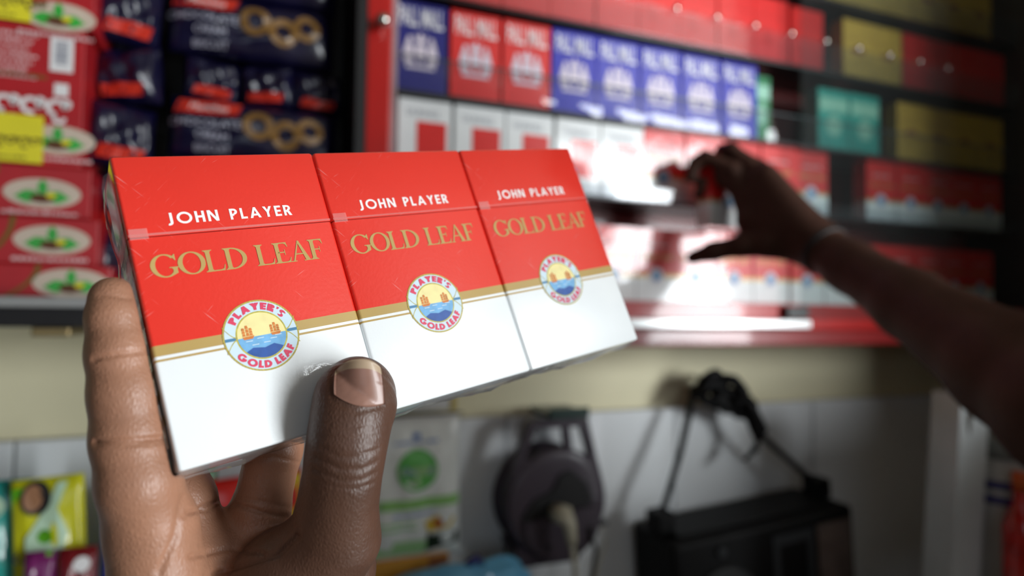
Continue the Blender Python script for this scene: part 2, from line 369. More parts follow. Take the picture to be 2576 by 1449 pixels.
# ------------------------------------------------------------------ open shelf with tea boxes and biscuits
BLK = mat('black_board', (22, 20, 22), .5, 0, .2)
rack = tag(empty('shop_rack', (-.25, .72, 1.43)), 'dark open wall rack with a pale front strip holding boxes and biscuits', 'rack')
def part_of(root, name, mb, m):
    l = Vector(root.location); return mb.xf(lambda v: v-l).build(name, m, root)
part_of(rack, 'back_panel', MB().box(-.6, .0885, .712, .7225, 1.43, 2.1), BLK)
part_of(rack, 'side_panel', MB().box(-.612, -.6, .585, .7225, 1.43, 2.1), BLK)
part_of(rack, 'side_panel', MB().box(.079, .0885, .60, .711, 1.456, 2.1), BLK)
part_of(rack, 'top_board', MB().box(-.6, .0885, .585, .711, 2.085, 2.1), BLK)
part_of(rack, 'shelf', MB().box(-.6, .0885, .585, .711, 1.4315, 1.4535, .001), BLK)
part_of(rack, 'shelf_strip', MB().box(-.6, .0885, .579, .5848, 1.4465, 1.4545, .0008), mat('grey_strip', (150, 150, 148), .35, .4))
part_of(rack, 'bracket', MB().box(-.16, -.135, .59, .70, 1.424, 1.4312, .001), mat('brass_bracket', (150, 130, 90), .35, 0, metal=.7))

TRED = mat('tea_red', (178, 24, 32), .5, .15, .08, 40)
LEAF = mat('leaf_green', (52, 168, 60), .5, .3, .15)
PALE = mat('pale_oval', (206, 188, 170), .5, .3)
YELB = mat('bright_yellow_paper', (232, 220, 40), .6, .1, .05)
OLIVE = mat('olive_ink', (110, 92, 30), .6)
BRWN = mat('tea_brown', (92, 52, 24), .6)
PINK = mat('pink_text_ink', (226, 190, 190), .5)
def leaf(mb, cx, cz, s, a, y, mi):
    pts = [(0, 0), (.25, .22), (.6, .26), (1, 0), (.6, -.26), (.25, -.22)]
    mb.poly([(cx+s*(p*math.cos(a)-q*math.sin(a)), cz+s*(p*math.sin(a)+q*math.cos(a))) for p, q in pts], y, mi)
def emblem(mb, cx, cz, y):                 # three leaves on a pale oval
    mb.disc(cx, cz, .0255, .0115, y-.0003, 0)
    for a in (PI*.5, PI*1.02, -.05): leaf(mb, cx, cz-.002, .0185 if a != PI*.5 else .0135, a, y-.0006, 1)
    mb.disc(cx, cz-.004, .008, .0035, y-.0009, 2); leaf(mb, cx+.002, cz-.002, .008, .15, y-.0011, 3)
def dashes(mb, x0, x1, z, h, y, mi, rnd):
    x = x0
    while x < x1:
        w = rnd.uniform(.0012, .0045); mb.rect(x, min(x+w, x1), z, z+h*rnd.uniform(.7, 1.1), y, mi); x += w+.0009
def curls(mb, x0, z0, s, n, y, mi, rnd):
    """round looping letters of the local script"""
    for i in range(n):
        cx = x0+s*1.25*i; r = s*.5
        mb.ring(cx, z0, r*.55, r*1.05, y, mi, 18, rnd.uniform(-1, 0), rnd.uniform(4.3, 5.6))
        mb.ring(cx+r*.9, z0+r*.5, r*.2, r*.62, y, mi, 12, -2, 2.6)
        if i % 2: mb.ring(cx+r*.3, z0-r*1.2, r*.25, r*.7, y, mi, 12, 2.4, 6.4)
EMB = [PALE, LEAF, BRWN, YELB]
tea = [(-.110, 1.4548, 1.4795, -.137, 1.4655), (-.120, 1.4800, 1.5165, -.151, 1.499), (-.126, 1.5170, 1.5560, -.158, 1.535), (-.134, 1.5565, 1.6680, -.150, 1.578), (-.128, 1.6685, 1.730, -.152, 1.6755), (-.13, 1.7305, 1.79, -.154, 1.757)]
tlab = ['red tea box with leaf emblem resting on the rack shelf', 'red tea box stacked second from the rack shelf', 'red tea box lying under the tall box with barcode', 'tall red tea box with barcode, white lettering and yellow sticker',
        'red tea box with leaf emblem on top of the barcode box', 'red tea box at the very top of the stack']
rnd = random.Random(3)
for i, (xr, z0, z1, ex, ez) in enumerate(tea):
    xl = xr-.13; yf = .598+.002*(i % 2); cx = (xl+xr)/2
    o = empty('tea_box', (cx, yf, z0)); tag(o, tlab[i], 'box', 'red tea boxes')
    part_of(o, 'carton', MB().box(xl, xr, yf, yf+.085, z0, z1, .001), TRED)
    e = MB(); emblem(e, ex, ez, yf); part_of(o, 'leaf_emblem', e, EMB)
    t = MB()
    for k in range(5): dashes(t, ex-.026, ex+.024, ez-.0165, .0026, yf-.0004, 0, rnd) if k == 0 else None
    part_of(o, 'caption', t, PINK)
    if i != 3:
        s = MB(); 
        for k in range(8):
            u0 = k/8; u1 = (k+1)/8; fx = lambda u: xl+.085-.02*(1-u)**2+(xr+.128)*.8
            s.poly([(fx(u0)-.02, z0+(z1-z0)*u0), (fx(u0)-.0165, z0+(z1-z0)*u0), (fx(u1)-.0165, z0+(z1-z0)*u1), (fx(u1)-.02, z0+(z1-z0)*u1)], yf-.0003)
        part_of(o, 'stripe', s, OLIVE)
    else:
        b = MB().rect(-.157, -.1415, 1.6325, 1.661, yf-.0004, 0)
        for k in range(12): b.rect(-.1538, -.145, 1.638+.0016*k, 1.638+.0016*k+rnd.choice((.0006, .001)), yf-.0007, 1)
        b.rect(-.1535, -.144, 1.613, 1.623, yf-.0004, 0)
        part_of(o, 'barcode', b, [INKW, GREY])
        t = MB()
        for k in range(7): dashes(t, -.25, -.165-.003*(k % 3), 1.657-.0055*k, .0026, yf-.0004, 0, rnd)
        part_of(o, 'small_print', t, PINK)
        t = MB(); curls(t, -.236, 1.6035, .0135, 6, yf-.0004, 0, rnd); part_of(o, 'white_lettering', t, INKW)
        t = MB(); dashes(t, -.22, -.158, 1.625, .003, yf-.0004, 0, rnd); part_of(o, 'gold_line', t, OLIVE)
for (a, b, c, d, lab) in ((-.24, -.1585, 1.5575, 1.5945, 'bright yellow price sticker stuck beside the white lettering'), (-.24, -.1695, 1.667, 1.70, 'bright yellow sticker above the barcode box')):
    o = MB().box(a, b, .5955, .5965, c, d).build('price_sticker', YELB); tag(o, lab, 'sticker')
    t = MB(); curls(t, a+.03, (c+d)/2-.002, .0062, 7, .5952, 0, rnd); dashes(t, a+.02, b-.01, c+.003, .0018, .5952, 0, rnd); t.build('handwriting', OLIVE, o)

# purple biscuit bags
PURP = mat('purple_foil', (15, 12, 46), .3, .45, .25, 45, .5, 45)
LRED = mat('logo_red', (214, 52, 34), .35, .5)
BRZ = mat('biscuit_gold', (132, 96, 48), .4, .3, .2, 90)
LILAC = mat('pale_lilac_ink', (198, 198, 216), .45, .3)
def pillow(w, h, t, sd, nx=26, nz=12):
    """crimped foil bag standing upright, front towards -Y; returns the mesh and its front height function"""
    r = random.Random(sd); ph = [r.uniform(0, 6) for _ in range(6)]
    def fy(u, v):
        a = max(0, 1-abs(u)**5)*max(0, 1-abs(v)**2.4)
        return t*.5*a**.6 + .0016*a*(math.sin(9*u+ph[0]+3*v)+math.sin(5*u-7*v+ph[1])+.7*math.sin(17*u+ph[2])*(abs(u)**2))
    mb = MB(); vs = []; fs = []
    for s in (-1, 1):
        for i in range(nx+1):
            for j in range(nz+1):
                u = -1+2*i/nx; v = -1+2*j/nz
                zig = .0012*math.sin(i*PI) if 0 else 0
                vs.append((u*w/2, s*(fy(u, v)+.0006), h/2+v*h/2+zig))
    m = (nx+1)*(nz+1)
    for s in (0, 1):
        for i in range(nx):
            for j in range(nz):
                q = (s*m+i*(nz+1)+j, s*m+(i+1)*(nz+1)+j, s*m+(i+1)*(nz+1)+j+1, s*m+i*(nz+1)+j+1); fs.append(q if s == 0 else q[::-1])
    rim = [i*(nz+1) for i in range(nx+1)]+[nx*(nz+1)+j for j in range(1, nz+1)]+[i*(nz+1)+nz for i in range(nx-1, -1, -1)]+[j for j in range(nz-1, 0, -1)]
    for a, b in zip(rim, rim[1:]+rim[:1]): fs.append((a, a+m, b+m, b))
    mb.add(vs, fs, 0, True)
    return mb, lambda x, z: -fy(max(-1, min(1, 2*x/w)), max(-1, min(1, 2*z/h-1)))-.0022
def onto(mb, f): return mb.xf(lambda v: Vector((v.x, f(v.x, v.z)+v.y, v.z)))
def bag(w, h, t, sd, big, loc, rot=(0, 0, 0), label='', group='purple biscuit bags'):
    mb, f = pillow(w, h, t, sd); o = mb.build('biscuit_bag', PURP); o.location = loc; o.rotation_euler = rot
    if big:
        L = MB()
        for k in range(10):
            a, b = k/10, (k+1)/10; X = lambda u: -.068+.052*u
            L.poly([(X(a), .036*h/.052), (X(b), .036*h/.052), (X(b)+.004, .048*h/.052), (X(a)+.004, .048*h/.052)], 0)
        onto(L, f).build('logo_panel', LRED, o)
        T = MB(); text(T, 'Munchee', -.04, .0385*h/.052, .0088, -.0016, 0, shear=.3); onto(T, f).build('logo_lettering', INKW, o)
        T = MB(); text(T, 'CHOCOLATE', -.042, .0245*h/.052, .0098, 0, 0); text(T, 'CREAM', -.036, .0145*h/.052, .0085); text(T, 'BISCUIT', -.036, .004*h/.052, .0085); onto(T, f).build('lettering', LILAC, o)
        B = MB()
        for cx, cz, r in ((.002, .03, .0135), (.026, .024, .0135), (.047, .03, .0125)):
            B.ring(cx, cz*h/.052, r*.5, r, 0, 0, 20)
        onto(B, f).build('biscuit_picture', BRZ, o)
    else:
        L = MB()
        for k in range(6):
            a, b = k/6, (k+1)/6; X = lambda u: -.36*w+.66*w*u
            L.poly([(X(a), .1*h), (X(b), .1*h), (X(b)+.002, .28*h), (X(a)+.002, .28*h)], 0)
        onto(L, f).build('logo_panel', LRED, o)
    return tag(o, label, 'biscuit bag', group)
for k, z in enumerate((1.4545, 1.5155, 1.5825)):
    bag(.145, .054, .034, 10+k, True, (-.006, .650-.003*k, z), (0, .01*(k-1), 0), 'wide purple biscuit bag %s' % ('resting on the rack shelf', 'lying on the lowest wide bag', 'just under the small bag ends')[k])
bag(.145, .056, .034, 14, True, (-.010, .650, 1.6795), (0, -.01, 0), 'wide purple biscuit bag lying on the small bag ends')
for k, (x, z, a) in enumerate(((-.046, 1.6375, .12), (.004, 1.6385, -.1), (.048, 1.638, .06))):
    bag(.047, .04, .024, 20+k, False, (x, .654, z), (0, a*.3, a*2), 'small purple biscuit bag end %s' % ('by the end-on column', 'between two other small ends', 'by the cabinet post')[k])
for k, (x, z, h) in enumerate(((-.109, 1.455, .058), (-.104, 1.514, .052), (-.116, 1.567, .056), (-.108, 1.624, .05), (-.113, 1.675, .054), (-.106, 1.73, .05))):
    bag(.052, h, .034, 30+k, False, (x, .640+.004*(k % 2), z), (0, .05*(-1)**k, .3*(-1)**k), 'purple biscuit bag standing end on beside the tea boxes, %s from the shelf' % ORD[k])
for k in range(2):
    bag(.145, .054, .034, 40+k, True, (-.008, .652, 1.7365+.055*k), (0, .01, 0), 'wide purple biscuit bag %s' % ('second above the small bag ends', 'at the top of its stack')[k])

# ------------------------------------------------------------------ things along the lower wall
low = tag(empty('ledge', (-.15, .72, 1.10)), 'narrow dark ledge along the tiles under the packets', 'ledge')
part_of(low, 'board', MB().box(-.62, .30, .57, .711, 1.095, 1.11, .001), BLK)
part_of(low, 'front_strip', MB().box(-.62, .30, .564, .5698, 1.095, 1.118, .001), mat('grey_strip', (150, 150, 148)))
def packet(name, px0, px1, py0, Y, mt, label, rot=0., cat='packet', bot=1.111, t=.02, sd=1):
    a = at(px0, py0, Y); b = at(px1, py0, Y); w = b.x-a.x; h = a.z-bot
    mb, f = pillow(w, h, t, sd, 20, 16); o = mb.build(name, mt); o.location = ((a.x+b.x)/2, Y+t*.5, bot); o.rotation_euler = (0, rot, 0)
    tag(o, label, cat); return o, f, w, h
AQUA = mat('aqua_foil', (40, 150, 140), .25, .6, .35, 30, .3, 60)
YEL = mat('lemon_foil', (206, 204, 30), .3, .5, .15, 30, .2, 60)
ROYAL = mat('royal_blue_foil', (24, 34, 150), .25, .6, .1, 30, .3, 60)
MINT = mat('pale_mint_ink', (190, 220, 190), .4)
SKIN2 = mat('printed_face', (150, 104, 70), .5)
o, f, w, h = packet('shampoo_sachet', -95, 72, 1222, .640, AQUA, 'teal sachet with a portrait print beside the yellow sachet', 0, sd=2)
t = MB().disc(-.01, .045, .016, .024, 0, 0); onto(t, f).build('portrait', SKIN2, o)
t = MB().disc(-.012, h-.02, .018, .012, 0, 0); onto(t, f).build('print', MINT, o)
o, f, w, h = packet('soap_sachet', 60, 245, 1210, .628, YEL, 'lemon yellow sachet with green edge standing on the ledge', -.06, sd=5)
t = MB().rect(-w*.47, -w*.30, .02, h*.97, 0, 0); t.disc(w*.0, h-.045, .0055, y=-.0018, mi=0); onto(t, f).build('green_print', mat('lime_ink', (96, 176, 30), .4), o)
t = MB().disc(-w*.17, h-.014, .0065, .010, -.0014, 0); onto(t, f).build('portrait', SKIN2, o)
t = MB().disc(-w*.13, h-.0145, .0105, .0135, -.0007, 0); onto(t, f).build('portrait_hair', mat('printed_black', (20, 16, 16), .5), o)
t = MB().poly([(-w*.28, h-.068), (w*.2, h-.062), (w*.3, h-.045), (w*.16, h-.024), (w*.3, h-.004), (w*.16, h-.004), (-w*.06, h-.028), (-w*.27, h-.045)], -.0006, 0); onto(t, f).build('mint_panel', MINT, o)
t = MB(); text(t, 'Kumarika', -.004, h-.064, .0115, -.0024, 0, shear=.2); onto(t, f).build('lettering', mat('printed_navy', (40, 50, 90), .5), o)
o, f, w, h = packet('detergent_packet', 238, 400, 1218, .645, ROYAL, 'royal blue packet with white oval beside the yellow sachet', .03, sd=8)
t = MB().disc(.004, h*.5, w*.38, h*.36, 0, 0); onto(t, f).build('white_oval', INKW, o)
o, f, w, h = packet('sweet_packet', 140, 238, 1392, .612, mat('maroon_foil', (120, 16, 26), .25, .6, .2, 30), 'maroon packet with a white dot in front of the yellow sachet', 0, sd=9)
t = MB().disc(.004, h-.012, .006, y=0, mi=0); onto(t, f).build('white_dot', INKW, o)
o, f, w, h = packet('sweet_packet', 52, 132, 1402, .610, mat('violet_foil', (120, 30, 100), .25, .6, .3, 30), 'violet packet with lime stripe in front of the yellow sachet', 0, sd=10)
t = MB().rect(w*.2, w*.4, 0, h, 0, 0); t.rect(-w*.2, w*.12, 0, h*.8, 0, 1); onto(t, f).build('stripe', [mat('lime_ink', (96, 176, 30)), LRED], o)
o, f, w, h = packet('herbal_packet', 470, 545, 1150, .66, mat('leaf_green_foil', (30, 110, 36), .3, .5, .2, 30), 'green packet standing behind the raised fingers', 0, sd=11)
o, f, w, h = packet('noodle_packet', 525, 800, 1208, .645, mat('scarlet_foil', (206, 34, 28), .3, .5, .1, 30, .2, 60), 'scarlet and yellow packet standing behind the thumb', -.08, sd=12)
t = MB().poly([(-w*.18, h*.35), (w*.0, h*.98), (w*.24, h*.98), (w*.1, h*.35)], 0, 0); t.rect(w*.28, w*.47, h*.3, h*.98, 0, 0); onto(t, f).build('yellow_print', YELB, o)
t = MB().rect(-w*.45, w*.45, h*.12, h*.3, 0, 0); onto(t, f).build('dark_band', mat('printed_black', (20, 16, 16)), o)
jar = empty('jar', at(600, 1449, .68)); jar.location.z = 1.1105; tag(jar, 'white plastic jar with black lid behind the raised fingers', 'jar')
MB().lathe([(.018, 0), (.0195, .002), (.0195, .058), (.017, .064), (.014, .067)], axis='z', n=28).build('body', mat('white_plastic', (232, 232, 230), .3, .4), jar)
MB().lathe([(.0165, .0655), (.0165, .082), (.0155, .0835)], axis='z', n=28).build('lid', DARK, jar)

# antiseptic soap pack hung on a small rail
hr = tag(empty('hanging_rail', (.16, .70, 1.335)), 'thin white hanging rail with yellow end above the soap pack', 'rail')
part_of(hr, 'plate', MB().box(.105, .2035, .700, .7135, 1.337, 1.356, .002), mat('white_plastic', (232, 232, 230)))
part_of(hr, 'yellow_end', MB().box(.2037, .2105, .700, .7135, 1.335, 1.357, .001), mat('mustard_tape', (200, 176, 80), .5))
part_of(hr, 'wire', MB().tube([(.10, .690, 1.3345), (.215, .690, 1.3345)], .0012), DARK)
part_of(hr, 'peg', MB().tube([(.145, .712, 1.336), (.145, .688, 1.3345)], .0022), DARK)
mb, f = pillow(.098, .150, .022, 50, 22, 18)
dt = mb.build('soap_pack', mat('white_green_film', (242, 246, 242), .3, .6, .03, 30, .15, 60)); dt.location = (.162, .682, 1.184); dt.rotation_euler = (0, -.02, 0)
tag(dt, 'white and green antiseptic soap pack hanging on the tiles', 'soap pack')
DG = mat('fresh_green_ink', (104, 196, 96), .4, .4); LG = mat('light_green_ink', (168, 216, 150), .4, .3)
t = MB().disc(0, .096, .0215, y=0, mi=0); onto(t, f).build('green_disc', DG, dt)
t = MB().rect(-.0195, .0195, .0905, .1000, -.0018, 1); t.rect(-.0028, .0028, .078, .114, -.0014, 1); onto(t, f).build('cross', [DG, LG], dt)
t = MB(); text(t, 'Dettol', 0, .0918, .0125, -.0030, 0); onto(t, f).build('lettering', mat('printed_blue', (110, 140, 200), .4), dt)
t = MB()
for k in range(8): t.rect(-.046+.0115*k, -.046+.0115*(k+1), .056, .0665, 0, 0)
onto(t, f).build('green_band', mat('apple_green_ink', (150, 206, 120), .4), dt)
t = MB(); dashes(t, -.024, .024, .1235, .0028, 0, 0, rnd); dashes(t, -.026, .02, .0485, .0028, 0, 0, rnd); t.rect(-.004, .004, .128, .134, 0, 0); onto(t, f).build('blue_print', mat('printed_blue', (110, 140, 200)), dt)
t = MB(); dashes(t, -.045, .0, .04, .003, 0, 0, rnd); dashes(t, -.045, .0, .034, .003, 0, 0, rnd); t.rect(-.046, .01, .008, .022, 0, 0); onto(t, f).build('pale_print', LG, dt)
t = MB().poly([(.008, .04), (.02, .046), (.042, .042), (.036, .032), (.012, .03)], 0, 0); t.disc(.022, .038, .0055, y=-.0004, mi=1); onto(t, f).build('soap_picture', [mat('soap_yellow', (228, 196, 60), .4), mat('soap_amber', (190, 110, 60), .4)], dt)
t = MB().poly([(.006, .008), (.046, .014), (.046, .026), (.016, .026), (.012, .03)], 0, 0); onto(t, f).build('dark_picture', mat('printed_forest', (28, 44, 24), .5), dt)
ob = MB().box(.112, .198, .675, .7, 1.111, 1.187, .002).build('soap_carton', mat('orange_carton', (214, 150, 50), .5, .2)); tag(ob, 'orange carton under the white and green soap pack', 'carton')
MB().rect(.175, .196, 1.113, 1.186, .6745).build('printed_side', mat('amber_ink', (150, 90, 50)), ob)
# crumpled blue plastic bag
bm = bmesh.new(); bmesh.ops.create_icosphere(bm, subdivisions=4, radius=1)
from mathutils import noise as MN
for v in bm.verts:
    n = MN.noise(v.co*1.7)+.5*abs(MN.noise(v.co*4.1)); v.co *= 1+.30*n
    v.co = Vector((.20+v.co.x*.085, .640+v.co.y*.035, 1.158+v.co.z*.031))
me = bpy.data.meshes.new('plastic_bag'); bm.to_mesh(me); bm.free(); me.materials.append(mat('sky_blue_plastic', (120, 200, 250), .3, .5, .15, 20, .4, 40))
pb = link('plastic_bag', me); tag(pb, 'crumpled sky blue plastic bag below the orange carton', 'bag')
kn = MB().tube([(.20, .635, 1.18), (.205, .630, 1.192), (.213, .628, 1.197), (.222, .632, 1.188)], [.006, .004, .005, .002], 8).build('dark_knot', NAVY, pb)

# cable reel
REELM = mat('aubergine_plastic', (66, 56, 66), .42, .15, .1, 30, .1, 200)
RX, RZ = .320, 1.2315
reel = tag(empty('cable_reel', (RX, .72, 1.178)), 'dark purple plastic cable reel hanging on the white tiles', 'cable reel')
part_of(reel, 'drum', MB().lathe([(.05, .7125), (.060, .7115), (.062, .708), (.060, .704), (.046, .702), (.046, .672), (.060, .670), (.0625, .667), (.061, .663), (.056, .661), (.05, .6605), (.02, .6612)], RX, RZ, n=48), REELM)
part_of(reel, 'wound_cable', MB().lathe([(.047, .701), (.055, .698), (.057, .690), (.057, .682), (.055, .6745), (.047, .672)], RX, RZ, n=40), DARK)
dk = mat('reel_recess', (16, 14, 16), .6)
part_of(reel, 'recess', MB().prism([(RX+x, RZ+z) for x, z in ((-.046, -.012), (-.030, .008), (-.008, .016), (.002, .034), (.014, .038), (.034, .022), (.042, .004), (.036, -.006), (.012, -.004), (-.012, -.006), (-.030, -.022))], .6575, .661), dk)
fp = part_of(reel, 'socket_plate', MB().prism([(RX+.046*math.cos(a)+.004, RZ-.018+.042*math.sin(a)) for a in np.linspace(PI*.98, PI*2.12, 20)], .654, .6605), REELM)
for x, z in ((.004, -.012), (.010, -.024), (.038, -.030), (-.014, -.044), (.022, -.050)):
    part_of(reel, 'socket_hole', MB().lathe([(.0032, .654), (.0032, .6532), (.001, .653)], RX+x, RZ+z, n=12), dk)
# trapezoid carrying handle
ho = [(-.058, .02), (-.047, .055), (-.034, .094), (.038, .094), (.050, .05), (.060, .015), (.05, .0), (-.05, .0)]
hi_ = [(-.040, .050), (-.036, .062), (-.027, .085), (.031, .085), (.040, .06), (.042, .05), (.02, .056), (-.02, .056)]
part_of(reel, 'handle', MB().frame([(RX+a, RZ+b) for a, b in ho], [(RX+a, RZ+b) for a, b in hi_], .664, .678), REELM)
part_of(reel, 'handle_strut', MB().prism([(RX+.008, RZ+.086), (RX+.016, RZ+.086), (RX+.021, RZ+.05), (RX+.013, RZ+.05)], .666, .676), REELM)
part_of(reel, 'foot', MB().prism([(RX-.042, RZ-.0665), (RX+.028, RZ-.0665), (RX+.034, RZ-.05), (RX-.05, RZ-.045)], .664, .7115), REELM)
hk = tag(empty('wall_hook', (RX+.012, .72, 1.33)), 'dark green wall hook holding the cable reel handle', 'hook')
part_of(hk, 'arm', MB().box(RX-.014, RX+.036, .660, .7135, 1.3275, 1.3345, .0015), mat('bottle_green_paint', (20, 52, 46), .4, .3))
part_of(hk, 'tip', MB().box(RX-.014, RX+.036, .656, .6598, 1.3275, 1.3395, .001), mat('bottle_green_paint', (20, 52, 46)))
IVORY = mat('ivory_plastic', (196, 190, 168), .4, .2)
pl = tag(empty('power_plug', (RX+.002, .640, 1.245)), 'ivory power plug with cord pushed into the cable reel', 'plug')
part_of(pl, 'plug_body', MB().tube([(RX-.006, .6525, RZ-.006), (RX-.004, .636, RZ-.004), (RX-.001, .630, RZ-.012), (RX+.001, .629, RZ-.03), (RX+.002, .630, RZ-.036)], [.011, .011, .0075, .006, .004], 12), IVORY)
part_of(pl, 'cord', MB().tube([(RX+.002, .630, RZ-.034), (RX+.007, .632, RZ-.06), (RX+.013, .640, RZ-.10), (RX+.02, .65, RZ-.2), (RX+.02, .66, RZ-.4)], .0029, 8), IVORY)
c2 = tag(MB().tube([(RX+.034, .655, RZ-.026), (RX+.040, .645, RZ-.05), (RX+.036, .648, RZ-.09), (RX+.034, .66, RZ-.2), (RX+.034, .67, RZ-.4)], .0026, 8).build('hanging_cable', DARK), 'black power cord hanging from the cable reel', 'cord')
c3 = tag(MB().tube([(RX+.06, .668, RZ-.030), (RX+.062, .662, RZ-.05), (RX+.05, .665, RZ-.09), (RX+.028, .68, RZ-.2), (RX+.03, .68, RZ-.4)], .0013, 8).build('thin_wire', IVORY), 'thin pale wire hanging beside the cable reel', 'wire')
part_of(c3, 'wire_clip', MB().box(RX+.055, RX+.066, .664, .672, RZ-.032, RZ-.026, .001), DARK)

# portable radio hanging by its strap
rd = tag(empty('portable_radio', (.592, .66, 1.036)), 'black portable radio hanging from its shoulder strap on the tiles', 'radio')
rd.rotation_euler = (0, -.075, 0)
BLP = mat('black_plastic', (11, 10, 11), .6, 0, .15, 60, spec=.2)
def rp(name, mb, m): return mb.build(name, m, rd)
rp('case', MB().box(-.137, .137, -.045, .045, 0, .160, .006), BLP)
rp('top_panel', MB().box(-.120, .120, -.030, .036, .1602, .1635, .001), mat('charcoal_plastic', (20, 20, 21), .6, spec=.2))
rp('speaker_grille', MB().lathe([(.052, -.0452), (.052, -.048), (.046, -.0485), (.02, -.0475), (.002, -.047)], -.072, .072, n=40), mat('grille_black', (24, 24, 25), .6, 0, .3, 400))
rp('dial_frame', MB().frame([(.002, .02), (.066, .02), (.066, .145), (.002, .145)], [(.012, .03), (.056, .03), (.056, .132), (.012, .132)], -.0475, -.0452), mat('grey_plastic', (52, 54, 57), .5, spec=.25))
rp('dial_window', MB().box(.073, .128, -.048, -.0452, .052, .146, .001), mat('dial_print', (96, 82, 76), .4, .2, .35, 40))
rp('knob', MB().lathe([(.006, -.045), (.006, -.05), (.002, -.0505)], -.075, .142, n=16), mat('grey_plastic', (88, 90, 94)))
for s in (-1, 1): rp('strap_lug', MB().box(s*.124-.012, s*.124+.012, -.014, .014, .1602, .186, .003), BLP)
rp('strap', MB().tube([(-.122, 0, .180), (-.085, .008, .245), (-.052, .02, .312), (-.045, .03, .320), (-.02, .03, .324), (-.002, .02, .312), (.05, .008, .245), (.118, 0, .182)], .0058, 8, flat=.6), BLP)
kt = MB()
for k in range(7):
    c = Vector((-.030+.012*k*(.7),   .012+.006*(k % 3), .316-.004*k+.008*(k % 2))); r = .015+.004*(k % 2)
    kt.tube([c+Vector((r*math.cos(a), .006*math.sin(2*a+k), r*math.sin(a)*(1 if k % 2 else .8))) for a in np.linspace(0, 2*PI, 13)], .0062, 7)
rp('strap_knot', kt, BLP)
rp('strap_tail', MB().tube([(.012, .01, .306), (.026, .006, .286), (.036, .004, .260), (.030, .004, .238), (.012, .006, .224)], [.010, .013, .012, .009, .004], 9, flat=.5), BLP)
nl = MB().tube([(.546, .7235, 1.364), (.546, .692, 1.364), (.546, .686, 1.372)], .003, 8).build('wall_nail', STEEL); tag(nl, 'small steel nail in the cream wall behind the radio strap', 'nail')

# chipped white post and the things to its right
PW_ = mat('worn_white_paint', (206, 212, 214), .4, .3, .12, 14, .2, 30)
p0 = at(2372, 985, .53); ps = tag(empty('door_post', (p0.x, .53, 0)), 'white painted wooden post with a chipped top below the arm', 'post')
ps.rotation_euler = (0, .075, math.radians(-11)); hp = p0.z/math.cos(.075)
ps.location.x = p0.x-math.sin(.075)*hp+.004
MB().prism([(-.019, 0), (.019, 0), (.019, hp-.024), (.006, hp), (-.019, hp)], -.020, .020).build('timber', PW_, ps)
MB().prism([(-.012, hp-.020), (.012, hp-.016), (.010, hp-.026), (-.004, hp-.024), (-.006, hp-.045), (-.010, hp-.034)], -.0206, -.0199).build('chip', mat('bare_wood', (70, 58, 40), .7), ps)
b0 = at(2560, 1140, .485)
jr = tag(empty('plastic_tub', (b0.x, .50, b0.z-.16)), 'pale plastic tub with blue stripes beside the white post', 'tub')
MB().lathe([(.036, 0), (.040, .004), (.042, .15), (.043, .153), (.0415, .156)], axis='z', n=36).build('body', mat('milky_plastic', (200, 200, 196), .35, .3), jr)
MB().lathe([(.0445, .1562), (.0445, .176), (.042, .178), (.02, .1785)], axis='z', n=36).build('lid', mat('grey_lid', (130, 136, 134), .4, .3), jr)
for z in (.105, .122): MB().lathe([(.0423, z), (.0424, z+.009)], axis='z', n=36).build('blue_stripe', NAVY, jr)
b1 = at(2560, 1300, .46)
rs = tag(empty('sauce_bottle', (b1.x+.006, .46, b1.z-.13)), 'red sauce bottle in front of the pale plastic tub', 'bottle')
MB().lathe([(.016, 0), (.018, .003), (.018, .085), (.015, .098), (.007, .115), (.0065, .128)], axis='z', n=28).build('body', mat('sauce_red', (190, 30, 20), .2, .7, .3, 40), rs)
MB().lathe([(.0085, .1285), (.0085, .145), (.007, .147)], axis='z', n=20).build('cap', mat('orange_cap', (206, 90, 30), .4), rs)
sh = tag(empty('side_shelf', (.98, .5, jr.location.z)), 'dark side shelf below the plastic tub', 'shelf')
part_of(sh, 'board', MB().box(p0.x+.03, 1.099, .40, .56, jr.location.z-.018, jr.location.z-.0004, .001), DKWALL)
rs.location.z = jr.location.z

KRAFT = mat('kraft_card', (150, 112, 72), .8, 0, .1, 20)
zc_ = 0  # unseen carton stack, added to shade the radio and the tiles at right
for k, (w_, h_, lab) in enumerate(((.235, .46, 'large unseen kraft carton on the floor, added for shade'), (.232, .46, 'unseen kraft carton in the middle of the stack, added for shade'), (.23, .46, 'unseen kraft carton on top of the stack, added for shade'))):
    o = empty('carton', (.975, .14, zc_)); tag(o, lab, 'carton', 'unseen kraft cartons added for shade')
    MB().box(-w_/2, w_/2, -.24, .25, .0005, h_-.003, .002).build('box', KRAFT, o)
    MB().box(-.025, .025, -.241, .251, h_-.0028, h_-.0008).build('tape', mat('brown_tape', (150, 100, 50), .25, .5), o)
    zc_ += h_

